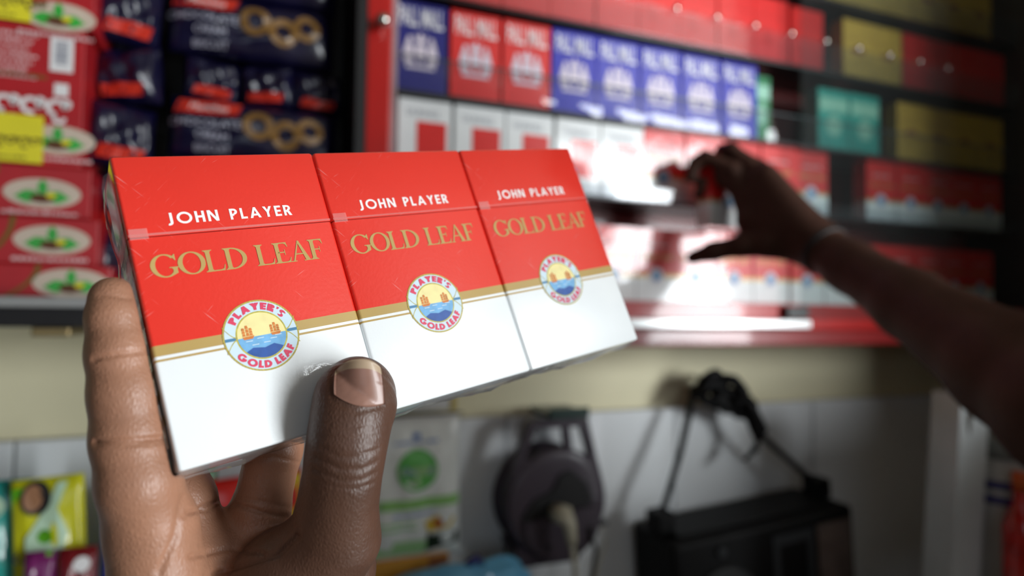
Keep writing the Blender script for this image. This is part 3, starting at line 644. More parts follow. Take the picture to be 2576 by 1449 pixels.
# ------------------------------------------------------------------ lettering drawn for the wrapped bundle
def seg(a, b, w):
    d = Vector((b[0]-a[0], b[1]-a[1])); n = Vector((-d.y, d.x)).normalized()*(w/2)
    return [(a[0]+n.x, a[1]+n.y), (a[0]-n.x, a[1]-n.y), (b[0]-n.x, b[1]-n.y), (b[0]+n.x, b[1]+n.y)]
def arc(cx, cz, ro, ri, a0, a1, n=20, zo=None, zi=None):
    zo = zo or ro; zi = zi or ri; out = []
    for i in range(n):
        a = a0+(a1-a0)*i/n; b = a0+(a1-a0)*(i+1)/n
        out.append([(cx+ro*math.cos(a), cz+zo*math.sin(a)), (cx+ri*math.cos(a), cz+zi*math.sin(a)), (cx+ri*math.cos(b), cz+zi*math.sin(b)), (cx+ro*math.cos(b), cz+zo*math.sin(b))])
    return out
def sans(ch, w=.18):
    """capital of a geometric sans, cap height 1: (polygons, advance)"""
    h = w/2
    bar = lambda x0, x1, z: [(x0, z-h), (x1, z-h), (x1, z+h), (x0, z+h)]
    stem = lambda x: [(x-h, 0), (x+h, 0), (x+h, 1), (x-h, 1)]
    bowl = lambda x, zc, r: arc(x, zc, r, r-w, -PI/2, PI/2, 12)
    if ch == 'J': return [[(.26-h, .16), (.26+h, .16), (.26+h, 1), (.26-h, 1)]]+arc(.09, .16, .17+h, .17-h, -PI*.62, 0, 10), .42
    if ch == 'O': return arc(.52, .5, .52, .52-w, 0, 2*PI, 32), 1.04
    if ch == 'H': return [stem(h), stem(.66-h), bar(h, .66-h, .5)], .66
    if ch == 'N': return [stem(h), stem(.76-h), [(0, 1), (w*1.15, 1), (.76, 0), (.76-w*1.15, 0)]], .76
    if ch == 'P': return [stem(h), bar(h, .3, 1-h), bar(h, .3, .43)]+bowl(.28, .5+.215, .285+.0), .57
    if ch == 'R': return [stem(h), bar(h, .3, 1-h), bar(h, .3, .43), [(.22, .45), (.22+w*1.2, .45), (.62, 0), (.62-w*1.25, 0)]]+bowl(.28, .715, .285), .6
    if ch == 'L': return [stem(h), bar(h, .48, h)], .48
    if ch == 'E': return [stem(h), bar(h, .5, h), bar(h, .47, .5), bar(h, .5, 1-h)], .5
    if ch == 'F': return [stem(h), bar(h, .46, .5), bar(h, .5, 1-h)], .48
    if ch == 'A': return [[(0, 0), (w*1.1, 0), (.42+h*.9, 1), (.42-h*.9, 1)], [(.84-w*1.1, 0), (.84, 0), (.42+h*.9, 1), (.42-h*.9, 1)], bar(.17, .67, .3)], .84
    if ch == 'Y': return [[(0, 1), (w*1.15, 1), (.35+h, .45), (.35-h, .45)], [(.7-w*1.15, 1), (.7, 1), (.35+h, .45), (.35-h, .45)], [(.35-h, 0), (.35+h, 0), (.35+h, .5), (.35-h, .5)]], .7
    if ch == 'G': return arc(.5, .5, .5, .5-w, .75, 2*PI-.05, 28)+[bar(.55, 1.0, .44), [(1-w, .25), (1, .25), (1, .5), (1-w, .5)]], 1.02
    if ch == 'D': return [stem(h), bar(h, .3, h), bar(h, .3, 1-h)]+arc(.28, .5, .5, .5-w, -PI/2, PI/2, 18), .78
    if ch == 'S': return arc(.29, .735, .265, .265-w, .35, PI*1.5, 14)+arc(.27, .265, .265, .265-w, -PI*.87, PI*.5, 14), .56
    if ch == "'": return [[(.03, .66), (.13, .66), (.2, 1), (.0, 1)]], .2
    return [], .38
def run(txt, track=.16, w=.18, sp=.42):
    out = []; x = 0
    for ch in txt:
        if ch == ' ': x += sp; continue
        ps, adv = sans(ch, w); out += [[(p[0]+x, p[1]) for p in q] for q in ps]; x += adv+track
    return out, x-track
def serif(ch):
    """light roman capital with bracketed serifs, cap height 1"""
    T, t, s = .168, .055, .04
    def st(x, z0=0., z1=1., feet=(1, 1)):
        q = [[(x, z0), (x+T, z0), (x+T, z1), (x, z1)]]
        for k, z, d in ((feet[0], z0, 1), (feet[1], z1, -1)):
            if k: q += [[(x-.09, z), (x+T+.09, z), (x+T+.09, z+d*s), (x-.09, z+d*s)], [(x-.05, z+d*s), (x+T+.05, z+d*s), (x+T, z+d*.11), (x, z+d*.11)]]
        return q
    def oval(cx, rx, a0=0., a1=2*PI, n=40): return arc(cx, .5, rx, rx-.175, a0, a1, n, .515, .46)
    if ch == 'O': return oval(.52, .5), 1.0
    if ch == 'G':
        return oval(.52, .5, .72, 2*PI-.62, 34)+[[(.80, .86), (.90, .70), (.925, .70), (.925, .98), (.895, .98)]]+[[(.78, .06), (.78+T*.95, .14), (.78+T*.95, .42), (.78, .42)], [(.66, .42-s), (1.0, .42-s), (1.0, .42), (.66, .42)], [(.74, .38), (.96, .38), (.92, .31), (.78, .31)]], .99
    if ch == 'L': return st(.1)+[[(.2, 0), (.72, 0), (.72, t), (.2, t)], [(.56, t), (.72, t), (.765, .27), (.735, .27), (.68, .10)]], .78
    if ch == 'D': return st(.1)+arc(.30, .5, .60, .425, -PI/2, PI/2, 26, .5, .445)+[[(.2, 0), (.31, 0), (.31, t), (.2, t)], [(.2, 1-t), (.31, 1-t), (.31, 1), (.2, 1)]], .95
    if ch == 'E': return st(.1)+[[(.2, 0), (.66, 0), (.66, t), (.2, t)], [(.2, 1-t), (.62, 1-t), (.62, 1), (.2, 1)], [(.2, .49), (.5, .49), (.5, .49+t), (.2, .49+t)], [(.52, t), (.66, t), (.71, .25), (.68, .25), (.62, .1)], [(.48, 1-t), (.62, 1-t), (.65, .77), (.62, .77), (.57, .9)], [(.47, .38), (.5, .38), (.5, .65), (.47, .65)]], .70
    if ch == 'F': return st(.1)+[[(.2, 1-t), (.64, 1-t), (.64, 1), (.2, 1)], [(.2, .47), (.5, .47), (.5, .47+t), (.2, .47+t)], [(.5, 1-t), (.64, 1-t), (.67, .75), (.64, .75), (.59, .9)], [(.47, .36), (.5, .36), (.5, .63), (.47, .63)]], .68
    if ch == 'A':
        q = [[(.10, 0), (.10+t*1.3, 0), (.47, .93), (.44, 1.0)], [(.66, 0), (.66+T*1.15, 0), (.50, 1.02), (.42, 1.0)], [(.22, .33), (.68, .33), (.68, .33+t), (.22, .33+t)]]
        for a, b in ((.0, .26), (.57, .92)): q += [[(a, 0), (b, 0), (b, s), (a, s)]]
        return q, .90
    return [], .36
def lay(mb, polys, fn, y, mi=0):
    for i, q in enumerate(polys): mb.poly([fn(*p) for p in q], y-4e-6*(i % 7), mi)

# ------------------------------------------------------------------ three wrapped packs held up in front
def scratched(name, rgb, coat=1.):
    m = mat(name, rgb, .32, coat, .025, 45, .03, 900, coatr=.07)
    nt = m.node_tree; N = nt.nodes; L = nt.links; b = N['Principled BSDF']
    src = b.inputs['Base Color'].links[0].from_socket
    tc = N.new('ShaderNodeTexCoord'); mx = None; acc = None
    for ang, sc in ((.5, 60), (.75, 90), (-.9, 45)):         # fine straight scuffs in the film
        m0 = N.new('ShaderNodeMapping'); m0.inputs['Rotation'].default_value = (0, ang, 0); L.new(tc.outputs['Object'], m0.inputs[0])
        mp = N.new('ShaderNodeMapping'); mp.inputs['Scale'].default_value = (sc*1.6, 1, sc*46); L.new(m0.outputs[0], mp.inputs[0]); nz = N.new('ShaderNodeTexNoise'); nz.inputs['Scale'].default_value = 1.; nz.inputs['Detail'].default_value = 2; L.new(mp.outputs[0], nz.inputs[0])
        gt = N.new('ShaderNodeMapRange'); gt.inputs['From Min'].default_value = .69; gt.inputs['From Max'].default_value = .75; L.new(nz.outputs['Fac'], gt.inputs[0])
        if acc is None: acc = gt.outputs[0]
        else:
            ad = N.new('ShaderNodeMath'); ad.operation = 'MAXIMUM'; L.new(acc, ad.inputs[0]); L.new(gt.outputs[0], ad.inputs[1]); acc = ad.outputs[0]
    ms = N.new('ShaderNodeTexNoise'); ms.inputs['Scale'].default_value = 55; L.new(tc.outputs['Object'], ms.inputs[0])
    mr = N.new('ShaderNodeMapRange'); mr.inputs['From Min'].default_value = .5; mr.inputs['From Max'].default_value = .7; mr.inputs['To Max'].default_value = .42; L.new(ms.outputs['Fac'], mr.inputs[0])
    ml = N.new('ShaderNodeMath'); ml.operation = 'MULTIPLY'; L.new(acc, ml.inputs[0]); L.new(mr.outputs[0], ml.inputs[1])
    mix = N.new('ShaderNodeMixRGB'); mix.inputs[2].default_value = (.85, .8, .78, 1); L.new(ml.outputs[0], mix.inputs[0]); L.new(src, mix.inputs[1]); L.new(mix.outputs[0], b.inputs['Base Color'])
    return m
HRED = scratched('wrapped_red', (228, 52, 40)); HWHT = mat('wrapped_white', (236, 239, 240), .32, 1., .012, 45, .02, 900, coatr=.07)
HGOLD = mat('wrapped_gold', (184, 154, 92), .4, .6, .04, 60)
PINKI = mat('emblem_pink', (222, 64, 98), .4, .7); PBLUE = mat('emblem_pale_blue', (206, 226, 238), .4, .7); ROPE = mat('emblem_rope', (188, 176, 70), .45, .6, .3, 900)
SKY = mat('emblem_sky', (240, 226, 160), .4, .7, .12, 160); SEA = mat('emblem_sea', (112, 170, 214), .4, .7, .2, 300); SHIP = mat('emblem_ship', (206, 120, 50), .45, .6, .2, 500); STRI = mat('emblem_stripe', (74, 130, 168), .4, .7); DSEA = mat('emblem_deep_blue', (44, 86, 160), .4, .7, .2, 300)
RP = ((0.78479761, 0.31109086, -0.5360179), (-0.1445832, 0.93292797, 0.32975916), (0.60265115, -0.18129502, 0.77713815))   # pose of the bundle relative to the lens
TP = (-27.9917, -7.2193, 210.848)
def bw(x, y, z):
    """bundle millimetres (x right from left end, y down from top, z into the bundle) -> lens coordinates in mm"""
    v = (x-82.5, y-42, z); return tuple(sum(RP[i][k]*v[k] for k in range(3))+TP[i] for i in range(3))
def lens(v): return cw((v[0]/1000, v[1]/1000, v[2]/1000))
bo = lens(bw(82.5, 84, 11))
bx = (lens(bw(83.5, 84, 11))-bo).normalized(); bz = (lens(bw(82.5, 83, 11))-bo).normalized(); by = bx.cross(bz)*-1
BM = Matrix((bx, by, bz)).transposed().to_4x4(); BM.translation = bo
bun = tag(empty('wrapped_cigarette_packs'), 'three red and white cigarette packs wrapped together held up by a hand', 'cigarette packs')
bun.matrix_world = BM
HH, DD = .084, .022
def prof(w, d, r, n=5):
    P = []
    for cx, cy, a0 in ((w/2-r, d/2-r, 0), (-w/2+r, d/2-r, PI/2), (-w/2+r, -d/2+r, PI), (w/2-r, -d/2+r, 1.5*PI)):
        for k in range(n): a = a0+PI/2*k/(n-1); P.append((cx+r*math.cos(a), cy+r*math.sin(a)))
    return P
def slab(mb, z0, z1, r0=None, mi=0, w=.0546, d=DD, cap0=False, cap1=False, rr=.0009, ch=0.):
    L = [(z0, 0.)] if not cap0 else [(z0, .0006), (z0+.0002, .0002), (z0+.0006, 0.)]
    L += [(z1, 0.)] if not cap1 else [(z1-.0006, 0.), (z1-.0002, .0002), (z1, .0006)]
    n = 20; vs = []
    for z, ins in L: vs += [(x, y, z) for x, y in prof(w-2*ins, d-2*ins, rr)]
    fs = [(i*n+k, i*n+(k+1) % n, (i+1)*n+(k+1) % n, (i+1)*n+k) for i in range(len(L)-1) for k in range(n)]
    mb.add(vs, fs, mi, True)
    if cap0: mb.add(vs[:n], [tuple(range(n-1, -1, -1))], mi)
    if cap1: mb.add(vs[-n:], [tuple(range(n))], mi)
    return mb
mm = .001
bodym = MB(); slab(bodym, 0, 27.2*mm, mi=0, cap0=True); slab(bodym, 27.2*mm, 27.8*mm, mi=2); slab(bodym, 27.8*mm, 28.6*mm, mi=0); slab(bodym, 28.6*mm, 31.4*mm, mi=2); slab(bodym, 31.4*mm, 60.35*mm, mi=1)
bodym = bodym.mesh('pack', [HWHT, HRED, HGOLD])
lidm = slab(MB(), 60.55*mm, HH, cap1=True, w=.0547, d=DD+.0001).mesh('lid', HRED)
seamm = slab(MB(), 60.30*mm, 60.60*mm, w=.0541, d=DD-.0006).mesh('lid_seam', mat('seam_dark_red', (150, 24, 22), .4, .5))
yf = -DD/2-.00010
t = MB(); q, wd_ = run('JOHN PLAYER', .2, .185, .62); S = 3.3*mm; sx = 33.2*mm/wd_
lay(t, q, lambda x, z: (-17.2*mm+x*sx, 63.5*mm+z*S), yf-.00006); jpm = t.mesh('lettering', mat('wrapped_white_ink', (244, 236, 234), .4, .8))
t = MB(); x = 0; qs = []
for ch in 'GOLD LEAF':
    ps, adv = serif(ch); qs += [[(p[0]+x, p[1]) for p in k] for k in ps]; x += adv-.035
sx = 46.2*mm/x
lay(t, qs, lambda a, b: (-23.8*mm+a*sx, 48.9*mm+b*6.3*mm), yf-.00002); glm = t.mesh('brand_name', HGOLD)
# round emblem: rope rings, lettering on a life-belt band, ships on the sea
ex, ez = -.9*mm, 29.3*mm
e = MB(); st = lambda k: yf-.00002-.000025*k
e.disc(ex, ez, 10*mm, y=st(0), mi=2, n=64); e.disc(ex, ez, 9.55*mm, y=st(1), mi=1, n=64)
for k in range(72):
    a = 2*PI*k/72; e.poly([(ex+r*math.cos(a+d), ez+r*math.sin(a+d)) for r, d in ((9.6*mm, 0), (10.02*mm, .045), (10.02*mm, .075), (9.6*mm, .03))], st(2), 7)
e.disc(ex, ez, 6.75*mm, y=st(2), mi=2, n=56); e.disc(ex, ez, 6.35*mm, y=st(3), mi=3, n=56)
e.disc(ex, ez, 6.35*mm, y=st(4), mi=4, n=40, a0=PI+.02, a1=2*PI-.02)
e.poly([(ex-4.9*mm, ez-4.03*mm), (ex-3*mm, ez-3.1*mm), (ex, ez-3.6*mm), (ex+2.6*mm, ez-2.9*mm), (ex+4.9*mm, ez-4.0*mm)]+[(ex+6.35*mm*math.cos(a), ez+6.35*mm*math.sin(a)) for a in np.linspace(-.69, -2.45, 14)], st(5), 8)
for k, (wx, wz) in enumerate(((-3.6, -1.3), (-.6, -.9), (2.8, -1.5), (.9, -2.3), (-2.2, -2.5), (4.2, -.8))): e.rect(ex+wx*mm-.9*mm, ex+wx*mm+.9*mm, ez+wz*mm, ez+wz*mm+.22*mm, st(6), 1)
for cx, sc in ((-3.6, 1.), (3.7, .9)):                                  # two sailing ships
    X = lambda a: ex+(cx+a*sc)*mm; Z = lambda b: ez+(.1+b*sc)*mm
    e.poly([(X(-1.5), Z(0)), (X(-1.2), Z(-.75)), (X(1.1), Z(-.75)), (X(1.6), Z(.1))], st(6), 5)
    for a, b, c in ((-1.0, .2, 1.), (.0, .2, 1.25), (.9, .2, .9)):
        for k in range(3): e.poly([(X(a-.42), Z(b+.8*k*c)), (X(a+.42), Z(b+.8*k*c)), (X(a+.3), Z(b+.72*c+.8*k*c)), (X(a-.3), Z(b+.72*c+.8*k*c))], st(6), 5)
for s_ in (-1, 1):
    e.poly([(ex+s_*6.75*mm, ez-.42*mm), (ex+s_*9.55*mm, ez-.42*mm), (ex+s_*9.55*mm, ez+.42*mm), (ex+s_*6.75*mm, ez+.42*mm)], st(2), 6)
    for s2 in (-1, 1):                                                  # rope loops across the band
        for k in range(8):
            u0, u1 = k/8, (k+1)/8; f2 = lambda u: (6.7+2.9*u, s2*(.35+3.4*u**1.5))
            a, b = f2(u0), f2(u1); n2 = .16
            e.poly([(ex+s_*(a[0])*mm, ez+(a[1]-n2)*mm), (ex+s_*(a[0])*mm, ez+(a[1]+n2)*mm), (ex+s_*(b[0])*mm, ez+(b[1]+n2)*mm), (ex+s_*(b[0])*mm, ez+(b[1]-n2)*mm)], st(3), 2)
def around(txt, mid, r0, r1, inward, fill):
    q, wl = run(txt, .1, .27, .3)
    def fn(x, z):
        u = (x/wl-.5)*fill
        if inward: a = mid-u; r = r0+(r1-r0)*z
        else: a = mid+u; r = r1-(r1-r0)*z
        return (ex+r*mm*math.cos(a), ez+r*mm*math.sin(a))
    lay(e, q, fn, st(4), 0)
around("PLAYER'S", PI/2, 7.15, 9.2, True, 2.05)
around('GOLD LEAF', -PI/2, 7.15, 9.2, False, 2.05)
emm = e.mesh('emblem', [PINKI, PBLUE, ROPE, SKY, SEA, SHIP, STRI, HGOLD, DSEA])
for i in range(3):
    p = link('pack', bodym, bun, ((i-1)*.055, 0, 0))
    link('lid', lidm, p); link('lid_seam', seamm, p); link('lettering', jpm, p); link('brand_name', glm, p); link('emblem', emm, p)
# clear film: tear tape, folded end seams and the loose film along the edges
CF = film('cellophane', (250, 250, 250), .93, .08)
TT = film('tear_tape', (252, 215, 210), .80, .12)
tt = MB()
for i in range(3):
    cx = (i-1)*.055; z = 61.0*mm
    for a, b in ((-.0270, -.006), (-.006, .010), (.010, .0270)):
        tt.poly([(cx+a, z-.0003+.0001*i), (cx+b, z-.0003+.0001*i), (cx+b, z+.00035), (cx+a, z+.00035)], yf-.00028)
    tt.poly([(cx-.0268, z-.0012), (cx-.0225, z-.0012), (cx-.0225, z+.0018), (cx-.0268, z+.0018)], yf-.00034)
tt.build('tear_tape', TT, bun)
fl = MB()                                   # wrinkled film standing off the left and right ends
for sgn, xo in ((-1, -.0826), (1, .0826)):
    r = random.Random(5+sgn); m = 14; vs = []
    for k in range(m+1):
        z = .006+.074*k/m
        for j in range(4):
            u = j/3; vs.append((xo+sgn*(.0004+.0011*math.sin(PI*u)*(1+.6*math.sin(k*1.7))+.0006*r.random()), -DD/2+.0006+.020*u, z))
    fl.add(vs, [(k*4+j, k*4+j+1, (k+1)*4+j+1, (k+1)*4+j) for k in range(m) for j in range(3)], 0, True)
    vs = []
    for k in range(m+1):
        z = .030+.050*k/m; vs += [(xo+sgn*.0002, -DD/2+.0008, z), (xo+sgn*(.0016+.0012*abs(math.sin(k*.9))), -DD/2+.0022+.001*math.sin(k), z)]
    fl.add(vs, [(2*k, 2*k+1, 2*k+3, 2*k+2) for k in range(m)], 0, True)
vs = []
for k in range(31):                          # sagging film below the base
    x = -.082+.164*k/30
    for j in range(5):
        u = j/4; vs.append((x, -DD/2+.0012+.0196*u, -.0003-.0011*math.sin(PI*u)*(1+.5*math.sin(k*.8)+.4*math.sin(k*2.1+u*4))))
fl.add(vs, [(k*5+j, (k+1)*5+j, (k+1)*5+j+1, k*5+j+1) for k in range(30) for j in range(4)], 0, True)
fl.build('film', CF, bun)
sp = MB(); rr_ = random.Random(11)
for k in range(9): dashes(sp, -.009+.001*rr_.random(), .009, .012+.0065*k, .0022, 0, 0, rr_)
sp.xf(lambda v: Vector((-.0826+.0001, v.x, v.z))).build('side_print', mat('side_print_ink', (170, 140, 80), .5), bun)

# ------------------------------------------------------------------ bodies: smooth blended solids meshed on a grid
class Field:
    """signed distance on a (non-uniform) grid; cones blend smoothly into one continuous body"""
    def __init__(s, xs, ys, zs):
        s.ax = [np.asarray(a, np.float32) for a in (xs, ys, zs)]; s.d = np.full([len(a) for a in s.ax], 1e3, np.float32)
    def _win(s, lo, hi):
        return tuple(slice(max(0, int(np.searchsorted(s.ax[k], lo[k]))-1), int(np.searchsorted(s.ax[k], hi[k]))+1) for k in range(3))
    def cone(s, a, b, ra, rb, k=3., margin=None, sub=False, flat=None):
        """round cone from a to b; flat=(axis, factor) squeezes the section along an axis"""
        a = np.array(a, np.float32); b = np.array(b, np.float32); R = max(ra, rb); mg = (margin or k*1.6)+R*1.05
        w = s._win(np.minimum(a, b)-mg, np.maximum(a, b)+mg)
        X = s.ax[0][w[0]][:, None, None]; Y = s.ax[1][w[1]][None, :, None]; Z = s.ax[2][w[2]][None, None, :]
        ba = b-a; L2 = float(ba@ba)+1e-9
        px, py, pz = X-a[0], Y-a[1], Z-a[2]
        t = np.clip((px*ba[0]+py*ba[1]+pz*ba[2])/L2, 0, 1)
        dx, dy, dz = px-ba[0]*t, py-ba[1]*t, pz-ba[2]*t
        q = dx*dx+dy*dy+dz*dz
        if flat is not None:
            n, fac = np.array(flat[0], np.float32), flat[1]; n = n/np.linalg.norm(n)
            c = dx*n[0]+dy*n[1]+dz*n[2]; q = q+c*c*(1/(fac*fac)-1)
        e = np.sqrt(q)-(ra+(rb-ra)*t)
        if flat is not None: e = e*flat[1]**.5
        D = s.d[w]
        if sub:
            h = np.clip(.5-.5*(e+D)/k, 0, 1); s.d[w] = D*(1-h)-e*h+k*h*(1-h)
        else:
            h = np.clip(.5+.5*(e-D)/k, 0, 1); s.d[w] = e*(1-h)+D*h-k*h*(1-h)
        return s
    def chain(s, pts, k=3., **kw):
        for (a, ra), (b, rb) in zip(pts, pts[1:]): s.cone(a, b, ra, rb, k, **kw)
        return s
    def mesh(s, smooth=2):
        d = s.d; nx, ny, nz = d.shape; ins = d < 0
        c = [ins[i:nx-1+i, j:ny-1+j, k:nz-1+k] for i in (0, 1) for j in (0, 1) for k in (0, 1)]
        cnt = sum(x.astype(np.int8) for x in c); act = (cnt > 0) & (cnt < 8); I, J, K = np.nonzero(act)
        idx = np.full(act.shape, -1, np.int64); idx[I, J, K] = np.arange(len(I))
        P = np.zeros((len(I), 3), np.float64); n = np.zeros(len(I))
        def gp(i, j, k): return np.stack([s.ax[0][i], s.ax[1][j], s.ax[2][k]], 1).astype(np.float64)
        cor = [(i, j, k) for i in (0, 1) for j in (0, 1) for k in (0, 1)]
        for a in range(8):
            for b in range(a+1, 8):
                if sum(abs(cor[a][m]-cor[b][m]) for m in range(3)) != 1: continue
                A, B = cor[a], cor[b]; va = d[I+A[0], J+A[1], K+A[2]]; vb = d[I+B[0], J+B[1], K+B[2]]
                m = (va < 0) != (vb < 0); t = np.where(m, va/np.where(m, va-vb, 1), 0)[:, None]
                P += np.where(m[:, None], gp(I+A[0], J+A[1], K+A[2])*(1-t)+gp(I+B[0], J+B[1], K+B[2])*t, 0); n += m
        P /= n[:, None]; faces = []
        for ax in range(3):
            sl0 = [slice(1, -1)]*3; sl0[ax] = slice(0, -1); sl1 = list(sl0); sl1[ax] = slice(1, None)
            a = ins[tuple(sl0)]; b = ins[tuple(sl1)]; q = np.stack(np.nonzero(a != b), 1); fl_ = a[tuple(q.T)]
            off = np.ones(3, int); off[ax] = 0; q = q+off
            u, v = [(1, 2), (2, 0), (0, 1)][ax]
            def at_(du, dv):
                r = q.copy(); r[:, u] -= du; r[:, v] -= dv; return idx[r[:, 0], r[:, 1], r[:, 2]]
            f = np.stack([at_(1, 1), at_(0, 1), at_(0, 0), at_(1, 0)], 1); f = np.where(fl_[:, None], f, f[:, ::-1]); faces.append(f)
        f = np.concatenate(faces); f = f[(f >= 0).all(1)]
        e0 = f.ravel(); e1 = np.roll(f, -1, 1).ravel(); deg = np.bincount(e0, minlength=len(P))+np.bincount(e1, minlength=len(P))
        for _ in range(smooth):
            acc = np.zeros_like(P)
            for k in range(3): acc[:, k] = np.bincount(e0, P[e1, k], len(P))+np.bincount(e1, P[e0, k], len(P))
            P = P*.5+.5*acc/np.maximum(deg, 1)[:, None]
        return P, f
def normals(P, f):
    n = np.cross(P[f[:, 2]]-P[f[:, 0]], P[f[:, 3]]-P[f[:, 1]]); out = np.zeros_like(P)
    for k in range(4):
        for m in range(3): out[:, m] += np.bincount(f[:, k], n[:, m], len(P))
    return out/np.maximum(np.linalg.norm(out, axis=1), 1e-9)[:, None]
def body_mesh(name, P, f, m, attr=None):
    me = bpy.data.meshes.new(name); me.from_pydata(P.tolist(), [], f.tolist()); me.materials.append(m)
    me.polygons.foreach_set('use_smooth', [True]*len(me.polygons))
    if attr is not None:
        a = me.attributes.new('palm', 'FLOAT', 'POINT'); a.data.foreach_set('value', np.asarray(attr, np.float32))
    me.update(); return me
def skin(name, dors, palm, line=1.0):
    m = bpy.data.materials.new(name); m.use_nodes = True; nt = m.node_tree; N = nt.nodes; L = nt.links; b = N['Principled BSDF']
    at_ = N.new('ShaderNodeAttribute'); at_.attribute_name = 'palm'
    mx = N.new('ShaderNodeMixRGB'); mx.inputs[1].default_value = srgb(*dors); mx.inputs[2].default_value = srgb(*palm); L.new(at_.outputs['Fac'], mx.inputs[0])
    tc = N.new('ShaderNodeTexCoord'); nz = N.new('ShaderNodeTexNoise'); nz.inputs['Scale'].default_value = 90; nz.inputs['Detail'].default_value = 6; L.new(tc.outputs['Object'], nz.inputs[0])
    mr = N.new('ShaderNodeMapRange'); mr.inputs['To Min'].default_value = .72; mr.inputs['To Max'].default_value = 1.25; L.new(nz.outputs['Fac'], mr.inputs[0])
    ml = N.new('ShaderNodeMixRGB'); ml.blend_type = 'MULTIPLY'; ml.inputs[0].default_value = 1; L.new(mx.outputs[0], ml.inputs[1]); L.new(mr.outputs[0], ml.inputs[2]); L.new(ml.outputs[0], b.inputs['Base Color'])
    b.inputs['Roughness'].default_value = .44; b.inputs['Specular IOR Level'].default_value = .5
    b.inputs['Subsurface Weight'].default_value = .08; b.inputs['Subsurface Radius'].default_value = (.003, .0012, .0006); b.inputs['Subsurface Scale'].default_value = .6
    vo = N.new('ShaderNodeTexVoronoi'); vo.feature = 'DISTANCE_TO_EDGE'; vo.inputs['Scale'].default_value = 1100*line
    mp = N.new('ShaderNodeMapping'); mp.inputs['Scale'].default_value = (1, 1, .55); L.new(tc.outputs['Object'], mp.inputs[0]); L.new(mp.outputs[0], vo.inputs['Vector'])
    n2 = N.new('ShaderNodeTexNoise'); n2.inputs['Scale'].default_value = 260; n2.inputs['Detail'].default_value = 5; L.new(tc.outputs['Object'], n2.inputs[0])
    ad = N.new('ShaderNodeMath'); ad.operation = 'MULTIPLY_ADD'; ad.inputs[1].default_value = .8; L.new(vo.outputs['Distance'], ad.inputs[0]); L.new(n2.outputs['Fac'], ad.inputs[2])
    bp = N.new('ShaderNodeBump'); bp.inputs['Strength'].default_value = .36; bp.inputs['Distance'].default_value = .0006; L.new(ad.outputs[0], bp.inputs['Height']); L.new(bp.outputs[0], b.inputs['Normal'])
    return m

# ---- the hand that holds the bundle (lens coordinates, millimetres: x right, y down, z away)
def L3(px, py, z): return ((px-W/2)/F*z, (py-H/2)/F*z, z)
def span(lo, fine0, fine1, hi, fs, cs): return np.concatenate([np.arange(lo, fine0, cs), np.arange(fine0, fine1, fs), np.arange(fine1, hi, cs)])
VS = .6
fld = Field(span(-128, -116, -22, 60, VS, 3), span(-30, -14, 96, 345, VS, 3), span(30, 134, 236, 246, VS, 3))
WR = (-70, 158, 176)
# palm: metacarpals fanning from the wrist
PB, RB, MBs, IB, TB = L3(382, 1330, 162), L3(468, 1345, 186), L3(640, 1352, 196), L3(866, 1430, 206), L3(838, 1345, 180)
fld.cone((-84, 150, 172), PB, 17, 10.5, 6); fld.cone((-80, 152, 178), RB, 16, 10.5, 6); fld.cone((-74, 152, 182), MBs, 16, 11, 6); fld.cone((-64, 152, 184), IB, 16, 10, 6)
fld.cone(L3(400, 1430, 178), L3(760, 1450, 200), 11, 10, 8)
fld.cone((-95, 95, 168), (-72, 100, 196), 11, 11, 6)
# fingers behind the bundle
fld.chain([(RB, 9.8), (L3(462, 1260, 186), 8.6), (L3(425, 1150, 188), 7.9), (L3(440, 1010, 196), 7.2), (L3(520, 900, 206), 6.4)], 2.5)
fld.chain([(MBs, 9.8), (L3(655, 1285, 195), 8.4), (L3(690, 1130, 196), 8.0), (L3(715, 1000, 201), 7.4), (L3(800, 880, 215), 6.4)], 2.5)
fld.chain([(IB, 8.8), (L3(868, 1300, 207), 8.0), (L3(868, 1120, 208), 7.6), (L3(890, 1000, 214), 7.2), (L3(960, 900, 225), 6.4)], 2.)
# little finger up the near side of the bundle
fld.chain([(PB, 10.6), (L3(350, 1215, 157), 9.2), (L3(330, 1105, 158), 8.7), (L3(317, 990, 159), 8.1), (L3(302, 890, 160), 7.4), (L3(289, 800, 161), 6.3), (L3(284, 752, 162), 5.5)], 2.)
# forearm towards the photographer
fld.chain([((-74, 140, 176), 22), ((-66, 178, 166), 22), ((-40, 260, 120), 27), ((-5, 330, 70), 33)], 10, flat=((.2, .3, .9), .82))
d_fingers = fld.d.copy()
# thumb in front: ball of the thumb, two joints, broad tip
fld.d[:] = 1e3
wd3 = np.array((1., .08, .12))
fld.chain([((-60, 146, 172), 19), (L3(735, 1490, 182), 17.5), (L3(842, 1350, 178), 11.6), (L3(850, 1270, 174), 9.6), (L3(862, 1195, 171.5), 9.0), (L3(872, 1120, 171), 9.2), (L3(884, 1050, 172), 9.6)], 5, flat=((.12, -.2, 1), .9))
fld.chain([(L3(884, 1060, 172), 9.4), (L3(897, 1005, 174.5), 9.7), (L3(902, 990, 176), 9.2), (L3(904, 984, 177), 7.6)], 4, flat=((.5, -.33, -.78), .72))
d_thumb = fld.d.copy()
kk = 3.0; hh = np.clip(.5+.5*(d_thumb-d_fingers)/kk, 0, 1)
fld.d = d_thumb*(1-hh)+d_fingers*hh-kk*hh*(1-hh)
